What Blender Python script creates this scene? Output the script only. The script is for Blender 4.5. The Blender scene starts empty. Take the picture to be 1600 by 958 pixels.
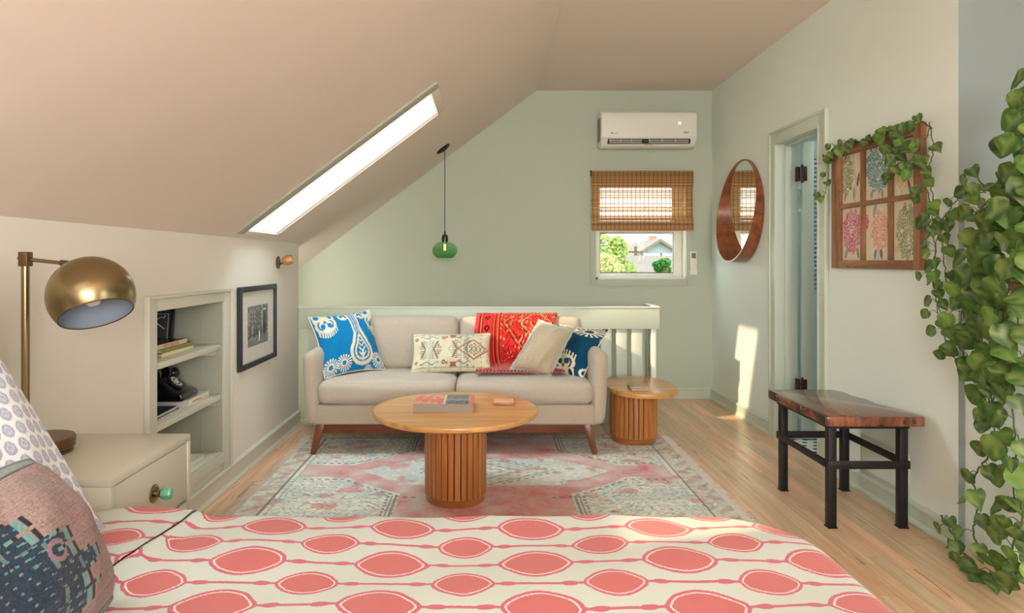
import bpy, bmesh, math, random
import numpy as np
from mathutils import Vector, Matrix, Quaternion
random.seed(7); np.random.seed(7)
PI = math.pi
SC = bpy.context.scene
COL = SC.collection

# ------------------------------------------------------------------ camera
cam_d = bpy.data.cameras.new('camera'); cam = bpy.data.objects.new('camera', cam_d); COL.objects.link(cam)
cam.location = (0, 0, 1.2); cam.rotation_euler = (PI/2, 0, 0)
cam_d.sensor_fit = 'HORIZONTAL'; cam_d.sensor_width = 36; cam_d.lens = 36*1040/1600
cam_d.shift_x = 38/1600; cam_d.shift_y = -71/1600; cam_d.clip_start = .02; cam_d.clip_end = 500
SC.camera = cam
# ------------------------------------------------------------------ sky, sun, exposure
SC.view_settings.view_transform = 'Standard'; SC.view_settings.look = 'None'
SC.view_settings.gamma = 1; SC.view_settings.use_curve_mapping = False
SC.view_settings.exposure = 0.95
SKY_STRENGTH = 7.0
w = bpy.data.worlds.new('sky'); SC.world = w; w.use_nodes = True
nt = w.node_tree; bg = nt.nodes['Background']; bg.inputs[1].default_value = SKY_STRENGTH
tc = nt.nodes.new('ShaderNodeTexCoord'); sx = nt.nodes.new('ShaderNodeSeparateXYZ'); rp = nt.nodes.new('ShaderNodeValToRGB')
nt.links.new(tc.outputs['Generated'], sx.inputs[0]); nt.links.new(sx.outputs['Z'], rp.inputs[0]); nt.links.new(rp.outputs[0], bg.inputs[0])
rp.color_ramp.elements[0].position = 0; rp.color_ramp.elements[0].color = (1, .90, .80, 1)
rp.color_ramp.elements[1].position = .7; rp.color_ramp.elements[1].color = (.80, .93, 1, 1)
SUN = Vector((2.7, 1.2, -1.7)).normalized()
sd = bpy.data.lights.new('sun', 'SUN'); sd.energy = 3.0; sd.color = (1, .74, .46); sd.angle = math.radians(1.2)
so = bpy.data.objects.new('sun', sd); COL.objects.link(so); so.rotation_euler = SUN.to_track_quat('-Z', 'Y').to_euler()
so.location = (-6, 0, 6)
def area(name, loc, rot, sx_, sy_, e, col):
    l = bpy.data.lights.new(name, 'AREA'); l.shape = 'RECTANGLE'; l.size = sx_; l.size_y = sy_; l.energy = e; l.color = col
    o = bpy.data.objects.new(name, l); COL.objects.link(o); o.location = loc; o.rotation_euler = rot; return o
# added fill light, set in an invented window behind the camera
area('rear_fill_light', (.5, -2.12, 1.55), (PI/2+.25, 0, 0), 1.9, 1.2, 36, (.97, 1, 1))
# unseen fill light added on the alcove side to brighten the room
area('alcove_fill_light', (3.05, -.6, 1.6), (0, PI/2, 0), 1.2, 1.3, 14, (.86, .95, 1))

# ------------------------------------------------------------------ helpers
def C(r, g, b):
    def f(c):
        c /= 255.
        return c/12.92 if c <= .04045 else ((c+.055)/1.055)**2.4
    return (f(r), f(g), f(b))
def C4(*a): return (*C(*a), 1)
class N:
    """wraps a node socket so that shader maths reads like maths"""
    def __init__(s, nt, sock): s.nt = nt; s.k = sock
    def _m(s, op, a, b=None, c=None):
        n = s.nt.nodes.new('ShaderNodeMath'); n.operation = op
        for i, v in enumerate((a, b, c)):
            if v is None: continue
            if isinstance(v, N): s.nt.links.new(v.k, n.inputs[i])
            else: n.inputs[i].default_value = v
        return N(s.nt, n.outputs[0])
    def __add__(s, o): return s._m('ADD', s, o)
    def __radd__(s, o): return s._m('ADD', s, o)
    def __sub__(s, o): return s._m('SUBTRACT', s, o)
    def __rsub__(s, o): return s._m('SUBTRACT', o, s)
    def __mul__(s, o): return s._m('MULTIPLY', s, o)
    def __rmul__(s, o): return s._m('MULTIPLY', s, o)
    def __truediv__(s, o): return s._m('DIVIDE', s, o)
    def lt(s, o): return s._m('LESS_THAN', s, o)
    def gt(s, o): return s._m('GREATER_THAN', s, o)
    def abs(s): return s._m('ABSOLUTE', s)
    def pw(s, o): return s._m('POWER', s, o)
    def floor(s): return s._m('FLOOR', s)
    def mx(s, o): return s._m('MAXIMUM', s, o)
    def mn(s, o): return s._m('MINIMUM', s, o)
def mixc(nt, f, a, b, mode='MIX'):
    n = nt.nodes.new('ShaderNodeMix'); n.data_type = 'RGBA'; n.blend_type = mode
    if isinstance(f, N): nt.links.new(f.k, n.inputs[0])
    else: n.inputs[0].default_value = f
    for i, v in ((6, a), (7, b)):
        if isinstance(v, tuple): n.inputs[i].default_value = v if len(v) == 4 else (*v, 1)
        else: nt.links.new(v, n.inputs[i])
    return n.outputs[2]
def base(name, rough=.5, metal=0, spec=.5):
    m = bpy.data.materials.new(name); m.use_nodes = True
    b = m.node_tree.nodes['Principled BSDF']
    b.inputs['Roughness'].default_value = rough; b.inputs['Metallic'].default_value = metal
    b.inputs['Specular IOR Level'].default_value = spec
    return m, m.node_tree, b
def noise(nt, scale, detail=3, vec=None, out='Fac', dist=0):
    n = nt.nodes.new('ShaderNodeTexNoise'); n.inputs['Scale'].default_value = scale; n.inputs['Detail'].default_value = detail
    n.inputs['Distortion'].default_value = dist
    if vec is not None: nt.links.new(vec, n.inputs['Vector'])
    return N(nt, n.outputs[out])
def coords(nt, sc=(1, 1, 1), rnd=0, kind='Object', rot=(0, 0, 0)):
    t = nt.nodes.new('ShaderNodeTexCoord'); mp = nt.nodes.new('ShaderNodeMapping'); mp.inputs['Scale'].default_value = sc
    mp.inputs['Rotation'].default_value = rot
    nt.links.new(t.outputs[kind], mp.inputs['Vector'])
    if rnd:
        oi = nt.nodes.new('ShaderNodeObjectInfo'); vm = nt.nodes.new('ShaderNodeVectorMath'); vm.operation = 'SCALE'
        cb = nt.nodes.new('ShaderNodeCombineXYZ')
        for i in range(3): nt.links.new(oi.outputs['Random'], cb.inputs[i])
        nt.links.new(cb.outputs[0], vm.inputs[0]); vm.inputs['Scale'].default_value = rnd
        nt.links.new(vm.outputs[0], mp.inputs['Location'])
    return mp.outputs[0]
def bump(nt, b, h, strength=.2, dist=.005):
    n = nt.nodes.new('ShaderNodeBump'); n.inputs['Strength'].default_value = strength; n.inputs['Distance'].default_value = dist
    nt.links.new(h.k if isinstance(h, N) else h, n.inputs['Height']); nt.links.new(n.outputs[0], b.inputs['Normal'])
def mat(name, c, rough=.5, metal=0, var=.06, vs=4, bs=0, bst=.1, coat=0, spec=.5):
    m, nt, b = base(name, rough, metal, spec); v = coords(nt)
    n = noise(nt, vs, 4, v)
    a = tuple(min(1, x*(1+var)) for x in c); d = tuple(x*(1-var) for x in c)
    nt.links.new(mixc(nt, n, d, a), b.inputs['Base Color'])
    if bs: bump(nt, b, noise(nt, bs, 3, v), bst)
    if coat: b.inputs['Coat Weight'].default_value = coat; b.inputs['Coat Roughness'].default_value = .15
    return m
def wood(name, c1, c2, sc=(3, 40, 40), rough=.4, rnd=20, coat=0, objvar=.0, knots=None, grain=.15):
    m, nt, b = base(name, rough); v = coords(nt, sc, rnd)
    n = noise(nt, 1, 6, v, dist=.6)
    r = nt.nodes.new('ShaderNodeValToRGB'); nt.links.new(n.k, r.inputs[0])
    r.color_ramp.elements[0].position = .34; r.color_ramp.elements[0].color = (*c1, 1)
    r.color_ramp.elements[1].position = .68; r.color_ramp.elements[1].color = (*c2, 1)
    out = r.outputs[0]
    if objvar:
        oi = nt.nodes.new('ShaderNodeObjectInfo'); f = N(nt, oi.outputs['Random'])*objvar + (1-objvar*.5)
        cb = nt.nodes.new('ShaderNodeCombineXYZ')
        nt.links.new(f.k, cb.inputs[0]); nt.links.new((f*.5+.5).k, cb.inputs[1]); nt.links.new((f*.5+.5).k, cb.inputs[2])
        out = mixc(nt, 1.0, out, cb.outputs[0], 'MULTIPLY')
    if knots:
        v2 = coords(nt, knots[0], rnd*3); k = noise(nt, 1, 3, v2)
        k = (k-knots[1])*12
        k = k.mx(0.).mn(.75)
        out = mixc(nt, k, out, (*knots[2], 1))
    nt.links.new(out, b.inputs['Base Color']); bump(nt, b, n, grain, .002)
    if coat: b.inputs['Coat Weight'].default_value = coat; b.inputs['Coat Roughness'].default_value = .2
    return m
def fabric(name, c=None, attr=None, rough=.9, weave=700, var=.08, bst=.25, sheen=.3, big=14, bigb=.0):
    m, nt, b = base(name, rough, 0, .2); v = coords(nt)
    n = noise(nt, weave, 2, v); n2 = noise(nt, 60, 3, v)
    if attr:
        a = nt.nodes.new('ShaderNodeAttribute'); a.attribute_name = attr; src = a.outputs['Color']
    else: src = (*c, 1)
    f = (n*.6+n2*.4)
    cb = nt.nodes.new('ShaderNodeCombineXYZ'); g = (f-.5)*(var*4)+1.0
    for i in range(3): nt.links.new(g.k, cb.inputs[i])
    nt.links.new(mixc(nt, 1.0, src, cb.outputs[0], 'MULTIPLY'), b.inputs['Base Color'])
    h = n*.5+noise(nt, big, 3, v)*bigb
    bump(nt, b, h, bst, .003 if not bigb else .02)
    b.inputs['Sheen Weight'].default_value = sheen
    return m
def attrmat(name, rough=.5, attr='Col', spec=.4, trans=0, metal=0):
    m, nt, b = base(name, rough, metal, spec)
    a = nt.nodes.new('ShaderNodeAttribute'); a.attribute_name = attr; v = coords(nt)
    n = noise(nt, 90, 3, v); g = (n-.5)*.2+1.0
    cb = nt.nodes.new('ShaderNodeCombineXYZ')
    for i in range(3): nt.links.new(g.k, cb.inputs[i])
    c = mixc(nt, 1.0, a.outputs['Color'], cb.outputs[0], 'MULTIPLY')
    nt.links.new(c, b.inputs['Base Color'])
    if trans:
        t = nt.nodes.new('ShaderNodeBsdfTranslucent'); nt.links.new(c, t.inputs[0])
        mx = nt.nodes.new('ShaderNodeMixShader'); mx.inputs[0].default_value = trans
        nt.links.new(b.outputs[0], mx.inputs[1]); nt.links.new(t.outputs[0], mx.inputs[2])
        nt.links.new(mx.outputs[0], nt.nodes['Material Output'].inputs[0])
    return m
def glassmat(name, tint=(1, 1, 1), gloss=.08, rough=.0):
    m = bpy.data.materials.new(name); m.use_nodes = True; nt = m.node_tree; nt.nodes.clear()
    o = nt.nodes.new('ShaderNodeOutputMaterial'); t = nt.nodes.new('ShaderNodeBsdfTransparent'); g = nt.nodes.new('ShaderNodeBsdfGlossy')
    t.inputs[0].default_value = (*tint, 1); g.inputs['Roughness'].default_value = rough
    v = coords(nt); n = noise(nt, 3, 2, v)*.02+gloss
    mx = nt.nodes.new('ShaderNodeMixShader'); nt.links.new(n.k, mx.inputs[0])
    nt.links.new(t.outputs[0], mx.inputs[1]); nt.links.new(g.outputs[0], mx.inputs[2]); nt.links.new(mx.outputs[0], o.inputs[0]); return m
def emis(name, c, s):
    m = bpy.data.materials.new(name); m.use_nodes = True; nt = m.node_tree; b = nt.nodes['Principled BSDF']
    b.inputs['Base Color'].default_value = (*c, 1); b.inputs['Emission Color'].default_value = (*c, 1); b.inputs['Emission Strength'].default_value = s
    return m

class MB:
    """collects shapes in world coordinates, builds ONE mesh object"""
    def __init__(s, xf=None): s.v = []; s.f = []; s.c = []; s.xf = xf; s.smooth = False
    def add(s, vs, fs, col=None):
        b = len(s.v)
        for p in vs:
            p = Vector(p)
            if s.xf is not None: p = s.xf @ p
            s.v.append(p)
        s.f += [tuple(b+i for i in f) for f in fs]
        if col is not None: s.c += [col]*len(vs)
        return s
    def box(s, x0, x1, y0, y1, z0, z1, col=None):
        return s.add([(x, y, z) for x in (x0, x1) for y in (y0, y1) for z in (z0, z1)],
                     [(0, 1, 3, 2), (4, 6, 7, 5), (0, 4, 5, 1), (2, 3, 7, 6), (0, 2, 6, 4), (1, 5, 7, 3)], col)
    def beam(s, a, b, w, h, up=(0, 0, 1), w2=None, h2=None):
        a = Vector(a); b = Vector(b); d = (b-a).normalized(); u = Vector(up)
        if abs(d.dot(u)) > .95: u = Vector((0, 1, 0))
        r = d.cross(u).normalized(); u = r.cross(d)
        w2 = w if w2 is None else w2; h2 = h if h2 is None else h2
        vs = [a+r*i*w/2+u*j*h/2 for i in (-1, 1) for j in (-1, 1)]+[b+r*i*w2/2+u*j*h2/2 for i in (-1, 1) for j in (-1, 1)]
        return s.add(vs, [(0, 1, 3, 2), (4, 6, 7, 5), (0, 4, 5, 1), (2, 3, 7, 6), (0, 2, 6, 4), (1, 5, 7, 3)])
    def tube(s, pts, r, n=8, closed=False, cap=True):
        pts = [Vector(p) for p in pts]; m = len(pts); rs = r if isinstance(r, (list, tuple)) else [r]*m
        vs = []; prev = None
        for i, p in enumerate(pts):
            if closed: d = (pts[(i+1) % m]-pts[i-1])
            else: d = pts[min(i+1, m-1)]-pts[max(i-1, 0)]
            d = d.normalized() if d.length > 1e-9 else Vector((0, 0, 1))
            if prev is None: u = d.orthogonal().normalized()
            else:
                u = prev-d*prev.dot(d); u = u.normalized() if u.length > 1e-6 else d.orthogonal().normalized()
            prev = u; q = d.cross(u)
            for k in range(n):
                a = 2*PI*k/n; vs.append(p+(u*math.cos(a)+q*math.sin(a))*rs[i])
        fs = []
        for i in range(m if closed else m-1):
            j = (i+1) % m
            for k in range(n): fs.append((i*n+k, i*n+(k+1) % n, j*n+(k+1) % n, j*n+k))
        if cap and not closed: fs += [tuple(range(n))[::-1], tuple((m-1)*n+k for k in range(n))]
        return s.add(vs, fs)
    def lathe(s, prof, n=32, loc=(0, 0, 0), axis=None, sx=1, sy=1, cap=True):
        """prof: list of (r, z)"""
        q = Matrix.Identity(3) if axis is None else Vector((0, 0, 1)).rotation_difference(Vector(axis)).to_matrix()
        vs = []; L = Vector(loc)
        for r, z in prof:
            for k in range(n):
                a = 2*PI*k/n; vs.append(L+q@Vector((r*math.cos(a)*sx, r*math.sin(a)*sy, z)))
        fs = []
        for i in range(len(prof)-1):
            for k in range(n): fs.append((i*n+k, i*n+(k+1) % n, (i+1)*n+(k+1) % n, (i+1)*n+k))
        if cap and prof[0][0] > 1e-6: fs.append(tuple(range(n))[::-1])
        if cap and prof[-1][0] > 1e-6: fs.append(tuple((len(prof)-1)*n+k for k in range(n)))
        return s.add(vs, fs)
    def prism(s, poly, z0, z1, plane='xy'):
        """poly 2D extruded; plane 'xy' -> z, 'xz' -> y, 'yz' -> x"""
        n = len(poly)
        def P(a, b, c): return {'xy': (a, b, c), 'xz': (a, c, b), 'yz': (c, a, b)}[plane]
        vs = [P(a, b, z0) for a, b in poly]+[P(a, b, z1) for a, b in poly]
        fs = [tuple(range(n))[::-1], tuple(range(n, 2*n))]+[(i, (i+1) % n, n+(i+1) % n, n+i) for i in range(n)]
        return s.add(vs, fs)
    def build(s, name, m, parent=None, bevel=0, seg=2, smooth=False, sub=0, loc=None, angle=None):
        me = bpy.data.meshes.new(name)
        off = ORG.get(parent.name, Vector()) if parent is not None else (Vector(loc) if loc is not None else Vector())
        me.from_pydata([p-off for p in s.v], [], s.f)
        bm = bmesh.new(); bm.from_mesh(me); bmesh.ops.remove_doubles(bm, verts=bm.verts, dist=1e-6) if not s.c else None
        bmesh.ops.recalc_face_normals(bm, faces=bm.faces)
        if bevel: bmesh.ops.bevel(bm, geom=list(bm.edges), offset=bevel, segments=seg, profile=.5, affect='EDGES', clamp_overlap=True)
        bm.to_mesh(me); bm.free()
        if s.c and not bevel:
            at = me.color_attributes.new('Col', 'FLOAT_COLOR', 'POINT')
            at.data.foreach_set('color', np.array([(*c, 1) for c in s.c], dtype=np.float32).ravel())
        me.materials.append(m)
        o = bpy.data.objects.new(name, me); COL.objects.link(o)
        if smooth or bevel:
            me.polygons.foreach_set('use_smooth', [True]*len(me.polygons))
            try: me.set_sharp_from_angle(angle=angle or math.radians(38))
            except Exception: pass
        if parent is not None: o.parent = parent; ORG[o.name] = off
        elif loc is not None: o.location = loc; ORG[o.name] = Vector(loc)
        return o
ORG = {}
def tag(o, label, cat, group=None):
    o['label'] = label; o['category'] = cat
    if group: o['group'] = group
    return o
def thing(name, label, cat, loc=(0, 0, 0), group=None):
    o = bpy.data.objects.new(name, None); COL.objects.link(o); o.location = loc; o.empty_display_size = .1
    ORG[o.name] = Vector(loc); return tag(o, label, cat, group)
def struct(o): o['kind'] = 'structure'; return o
def grid_mesh(name, P, F, m, colors=None, uv=None, parent=None, loc=None, smooth=True):
    """P (n,m,3) array; quads kept where mask F is true"""
    a, b = P.shape[:2]; off = ORG.get(parent.name, Vector()) if parent is not None else Vector(loc or (0, 0, 0))
    V = (P.reshape(-1, 3)-np.array(off))
    idx = np.arange(a*b).reshape(a, b)
    q = np.stack([idx[:-1, :-1], idx[1:, :-1], idx[1:, 1:], idx[:-1, 1:]], -1).reshape(-1, 4)
    if F is not None: q = q[F.reshape(-1)]
    me = bpy.data.meshes.new(name)
    me.vertices.add(len(V)); me.vertices.foreach_set('co', V.astype(np.float32).ravel())
    me.loops.add(len(q)*4); me.loops.foreach_set('vertex_index', q.astype(np.int32).ravel())
    me.polygons.add(len(q)); me.polygons.foreach_set('loop_start', np.arange(0, len(q)*4, 4, dtype=np.int32))
    me.polygons.foreach_set('loop_total', np.full(len(q), 4, dtype=np.int32))
    me.update(calc_edges=True)
    if smooth: me.polygons.foreach_set('use_smooth', [True]*len(q))
    if colors is not None:
        at = me.color_attributes.new('Col', 'FLOAT_COLOR', 'POINT')
        c = np.concatenate([colors.reshape(-1, 3), np.ones((a*b, 1))], 1); at.data.foreach_set('color', c.astype(np.float32).ravel())
    if uv is not None:
        ul = me.uv_layers.new(name='UVMap'); ul.data.foreach_set('uv', uv.reshape(-1, 2)[q.ravel()].astype(np.float32).ravel())
    me.materials.append(m); me.validate()
    o = bpy.data.objects.new(name, me); COL.objects.link(o)
    if parent is not None: o.parent = parent; ORG[o.name] = off
    elif loc is not None: o.location = loc; ORG[o.name] = Vector(loc)
    return o
def softbox(mb, c, h, r, n=10, bulge=(0, 0, 0), rot=None, taper=None):
    """rounded, slightly stuffed block; c centre, h half sizes, r corner radius"""
    c = Vector(c); h = Vector(h)
    for ax in range(3):
        for sg in (-1, 1):
            u, w_ = (ax+1) % 3, (ax+2) % 3; vs = []
            for i in range(n+1):
                for j in range(n+1):
                    p = [0, 0, 0]; p[ax] = sg
                    t = lambda x: math.copysign(1-(1-abs(x))**1.6, x)
                    p[u] = t(2*i/n-1); p[w_] = t(2*j/n-1)
                    q = Vector((p[0]*h.x, p[1]*h.y, p[2]*h.z))
                    inn = Vector([max(-(h[k]-r), min(h[k]-r, q[k])) for k in range(3)])
                    d = q-inn; q2 = inn+(d.normalized()*r if d.length > 1e-9 else d)
                    fx, fy, fz = [1-(p[k])**2 for k in range(3)]
                    q2.x += bulge[0]*p[0]*fy*fz; q2.y += bulge[1]*p[1]*fx*fz; q2.z += bulge[2]*p[2]*fx*fy
                    if taper: q2 = taper(q2)
                    if rot is not None: q2 = rot @ q2
                    vs.append(c+q2)
            fs = [(i*(n+1)+j, (i+1)*(n+1)+j, (i+1)*(n+1)+j+1, i*(n+1)+j+1) for i in range(n) for j in range(n)]
            mb.add(vs, fs)
    return mb
def text_obj(name, s, size, M, m, parent, depth=.0004, align='CENTER'):
    cu = bpy.data.curves.new('text', 'FONT'); cu.body = s; cu.size = size; cu.extrude = depth; cu.align_x = align; cu.align_y = 'CENTER'
    t = bpy.data.objects.new('text', cu); COL.objects.link(t); bpy.context.view_layer.update()
    me = bpy.data.meshes.new_from_object(t.evaluated_get(bpy.context.evaluated_depsgraph_get()))
    bpy.data.objects.remove(t); me.name = name
    me.transform(M); off = ORG.get(parent.name, Vector()); me.transform(Matrix.Translation(-off))
    me.materials.clear(); me.materials.append(m)
    o = bpy.data.objects.new(name, me); COL.objects.link(o); o.parent = parent; ORG[o.name] = off; return o
def frame_M(o, x, y):
    x = Vector(x).normalized(); y = Vector(y); y = (y-x*y.dot(x)).normalized(); z = x.cross(y)
    M = Matrix((x, y, z)).transposed().to_4x4(); M.translation = Vector(o); return M
def px(x, y, D):
    return Vector(((x-762)*D/1040, D, 1.2+(408-y)*D/1040))

# ------------------------------------------------------------------ materials
M_ceil = mat('ceiling_paint', C(232, 218, 204), .85, var=.015, vs=2, bs=180, bst=.03)
M_wallL = mat('knee_wall_paint', C(232, 226, 214), .8, var=.015, vs=2, bs=180, bst=.03)
M_sage = mat('sage_wall_paint', C(190, 200, 184), .8, var=.02, vs=2, bs=180, bst=.03)
M_wallR = mat('white_wall_paint', C(229, 238, 230), .75, var=.015, vs=2, bs=180, bst=.03)
M_grey = mat('blue_grey_wall_paint', C(140, 152, 150), .8, var=.02, vs=2, bs=180, bst=.03)
M_trim = mat('satin_trim_paint', C(200, 210, 194), .4, var=.02, vs=3)
M_trimL = mat('pale_trim_paint', C(212, 211, 196), .4, var=.02, vs=3)
M_niche = mat('niche_and_casing_shade', C(176, 178, 160), .6, var=.02, vs=3)  # also gives the skylight's near casing its painted shade
M_white = mat('white_enamel', C(236, 236, 226), .35, var=.02, vs=3)
M_bath = mat('bathroom_blue_paint', C(186, 208, 210), .7, var=.02, vs=3)
M_floor = wood('maple_floor_wood', C(208, 164, 124), C(232, 198, 162), (30, 1.6, 10), .32, 30, .25, .42, ((38, 3.0, 4), .66, C(140, 92, 52)), .06)
M_under = mat('subfloor', C(60, 45, 32), .9)
M_oak = wood('oak_top_wood', C(196, 140, 78), C(224, 172, 106), (1.6, 22, 22), .3, 0, .2, grain=.05)
M_slat = wood('oak_slat_wood', C(168, 104, 52), C(204, 140, 80), (50, 50, 3), .4, 11, .1, .25, grain=.08)
M_slatcore = wood('dark_column_core', C(64, 34, 16), C(90, 52, 26), (40, 40, 3), .6)
M_plinth = wood('golden_plinth_wood', C(150, 92, 36), C(186, 126, 56), (3, 3, 40), .35, 0, .3)
M_walnut = wood('walnut_leg_wood', C(92, 44, 22), C(134, 72, 40), (30, 30, 4), .35, 5, .2)
M_walnutx = wood('walnut_rail_wood', C(92, 44, 22), C(130, 68, 38), (4, 30, 30), .4, 5, .1)
M_mirrorwood = wood('walnut_hoop_wood', C(118, 62, 32), C(160, 92, 52), (20, 4, 20), .35, 0, .2)
M_sashwood = wood('weathered_sash_wood', C(122, 82, 52), C(168, 120, 80), (30, 4, 30), .6, 9, 0, .2, ((60, 14, 60), .64, C(80, 52, 34)), .3)
M_sashwoodv = wood('weathered_sash_upright', C(122, 82, 52), C(168, 120, 80), (30, 30, 4), .6, 9, 0, .2, ((60, 60, 14), .64, C(80, 52, 34)), .3)
M_slab = wood('reclaimed_slab_wood', C(78, 40, 26), C(146, 86, 54), (30, 5, 8), .16, 0, .7, 0, ((26, 16, 20), .60, C(30, 16, 12)), .5)
M_darkend = wood('dark_end_grain', C(44, 24, 20), C(70, 38, 32), (40, 40, 8), .35, 3, .3)
M_iron = mat('black_steel', C(44, 42, 44), .45, .6, .2, 30, bs=60, bst=.1)
M_black = mat('black_plastic', C(14, 14, 16), .22, 0, .05, 10, coat=.3)
M_blackmat = mat('matte_black', C(22, 22, 24), .5, 0, .1, 20)
M_frame = mat('charcoal_frame', C(44, 44, 52), .45, 0, .1, 20)
M_brass = mat('antique_brass', C(150, 132, 96), .27, 1, .05, 6)
M_brassdk = mat('bronze_brass', C(124, 100, 76), .35, 1, .08, 8)
M_copper = mat('copper_shade', C(214, 160, 110), .4, .6, .08, 30)
M_chrome = mat('polished_metal', C(200, 200, 196), .15, 1)
M_mirror = bpy.data.materials.new('mirror_glass'); M_mirror.use_nodes = True
_b = M_mirror.node_tree.nodes['Principled BSDF']; _b.inputs['Metallic'].default_value = 1; _b.inputs['Roughness'].default_value = .02; _b.inputs['Base Color'].default_value = (.88, .9, .88, 1)
M_bluegrey = mat('shade_inside_enamel', C(150, 160, 172), .6, var=.04)
M_linen = fabric('taupe_linen', C(188, 175, 157), weave=500, var=.10, bst=.3, sheen=.2)
M_lincush = fabric('taupe_linen_cushion', C(194, 182, 166), weave=500, var=.10, bst=.3, sheen=.2, big=9, bigb=.35)
M_piping = fabric('taupe_piping', C(180, 160, 140), weave=500)
M_cover = fabric('patterned_cloth', attr='Col', weave=420, var=.10, bst=.35, sheen=.1)
M_rug = fabric('faded_rug_wool', attr='Col', weave=260, var=.16, bst=.7, sheen=.1)
M_velvet = fabric('beige_velvet', C(190, 176, 150), weave=160, var=.14, bst=.4, sheen=.5, big=30, bigb=.3)
M_aqua = fabric('aqua_edging', C(168, 188, 182), weave=500)
M_cream = fabric('cream_piping', C(226, 220, 200), weave=500)
M_sheet = fabric('white_sheet', C(216, 206, 200), weave=500)
M_kilim = fabric('kilim_weave', attr='Col', weave=190, var=.30, bst=1.0, sheen=.1)
M_paper = mat('book_paper', C(222, 216, 200), .8, var=.05, vs=40)
M_glassw = glassmat('window_glass', (.58, .62, .62), .04)
M_glassk = glassmat('skylight_glass', (.97, .99, 1), .04)
M_picglass = glassmat('picture_glass', (1, 1, 1), .04)
M_attr = attrmat('printed_surface', .45)
M_leaf = attrmat('pothos_leaf', .38, spec=.5, trans=.25)
M_reed = attrmat('bamboo_reed', .6, trans=.6)
M_vine = mat('green_vine_stem', C(74, 84, 40), .5, var=.3, vs=30)
M_dkvine = mat('brown_vine_stem', C(62, 46, 30), .6, var=.3, vs=30)
M_terra = mat('terracotta_pot', C(176, 98, 64), .7, var=.1, vs=10)
M_lino = mat('nightstand_lacquer', C(206, 202, 184), .38, var=.015, vs=3)

# ================================================================== LARGE STRUCTURE
XL, XR, YB, ZC = -1.39, 1.96, 5.82, 2.69
YR = -2.2          # rear wall behind the camera
# slope frame: s measured from the fold, n outward (up through the roof)
def SL(s, y, n): return (.425+.8*s-.6*n, y, 2.69+.6*s+.8*n)
def slope_box(mb, s0, s1, y0, y1, n0, n1):
    mb.add([SL(s, y, n) for s in (s0, s1) for y in (y0, y1) for n in (n0, n1)],
           [(0, 1, 3, 2), (4, 6, 7, 5), (0, 4, 5, 1), (2, 3, 7, 6), (0, 2, 6, 4), (1, 5, 7, 3)])
SK = [(-2.19, -.93, 3.67, 4.20), (-2.10, -1.50, .62, 1.08)]    # the skylight in view and its twin nearer the bed
mb = MB(); TH = .24
ys = [YR]+[v for k in sorted(SK, key=lambda k: k[2]) for v in (k[2], k[3])]+[YB+.15]
for i in range(len(ys)-1):
    y0, y1 = ys[i], ys[i+1]
    if i % 2 == 0: slope_box(mb, -3.4, .0, y0, y1, 0, TH)
    else:
        k_ = sorted(SK, key=lambda k: k[2])[i//2]; slope_box(mb, -3.4, k_[0], y0, y1, 0, TH); slope_box(mb, k_[1], .0, y0, y1, 0, TH)
struct(mb.build('ceiling_slope', M_ceil)).name = 'ceiling_slope'
mb = MB().box(.425, 3.4, YR, YB+.15, ZC, ZC+.2); struct(mb.build('ceiling', M_ceil))
# back wall with window hole (X .94-1.74, z 1.038-1.94)
WX0, WX1, WZ0, WZ1 = .945, 1.74, 1.04, 1.94
mb = MB()
for a in ((-2.6, WX0, -2.6, 3.0), (WX1, 3.4, -2.6, 3.0), (WX0, WX1, -2.6, WZ0), (WX0, WX1, WZ1, 3.0)): mb.box(a[0], a[1], YB, YB+.15, a[2], a[3])
struct(mb.build('wall_back', M_sage))
# right wall with door hole (Y 3.93-4.50, z 0-2.0)
DY0, DY1, DZ = 3.92, 4.50, 2.0
mb = MB()
for y0, y1, z0, z1 in ((2.772, DY0, -.2, 2.8), (DY1, YB, -.2, 2.8), (DY0, DY1, DZ, 2.8)): mb.box(XR, XR+.13, y0, y1, z0, z1)
struct(mb.build('wall_right', M_wallR))
struct(MB().box(XR+.0005, 3.4, 2.7715, 2.87, -.2, 2.8).build('wall_alcove', M_grey))
struct(MB().box(3.3, 3.4, YR, 2.771, -.2, 2.8).build('wall_far_right', M_grey))
# half-height wall beyond the corner
mb = MB().box(1.986, 2.1, .9, 2.770, 0, 1.478); struct(mb.build('wall_half_height', M_wallR))
mb = MB().box(1.980, 2.12, .88, 2.770, 1.478, 1.497); struct(mb.build('trim_1', M_white, bevel=.003))
# rear wall; its window hole is invented to go with the fill light
mb = MB()
for a in ((-2.6, -.5, -.2, 2.8), (1.5, 3.4, -.2, 2.8), (-.5, 1.5, -.2, .9), (-.5, 1.5, 2.2, 2.8)): mb.box(a[0], a[1], YR-.12, YR, a[2], a[3])
struct(mb.build('wall_rear', M_wallL))
# knee wall with shelf niche hole
NY0, NY1, NZ0, NZ1 = 2.77, 3.48, .20, .99
KE = 4.885
mb = MB(); kx0 = -1.50
zt = 1.33
for y0, y1, z0, z1 in ((YR, NY0, 0, zt), (NY1, KE, 0, zt), (NY0, NY1, 0, NZ0), (NY0, NY1, NZ1, zt)): mb.box(kx0, XL, y0, y1, z0, z1)
struct(mb.build('wall_left', M_wallL))
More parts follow.
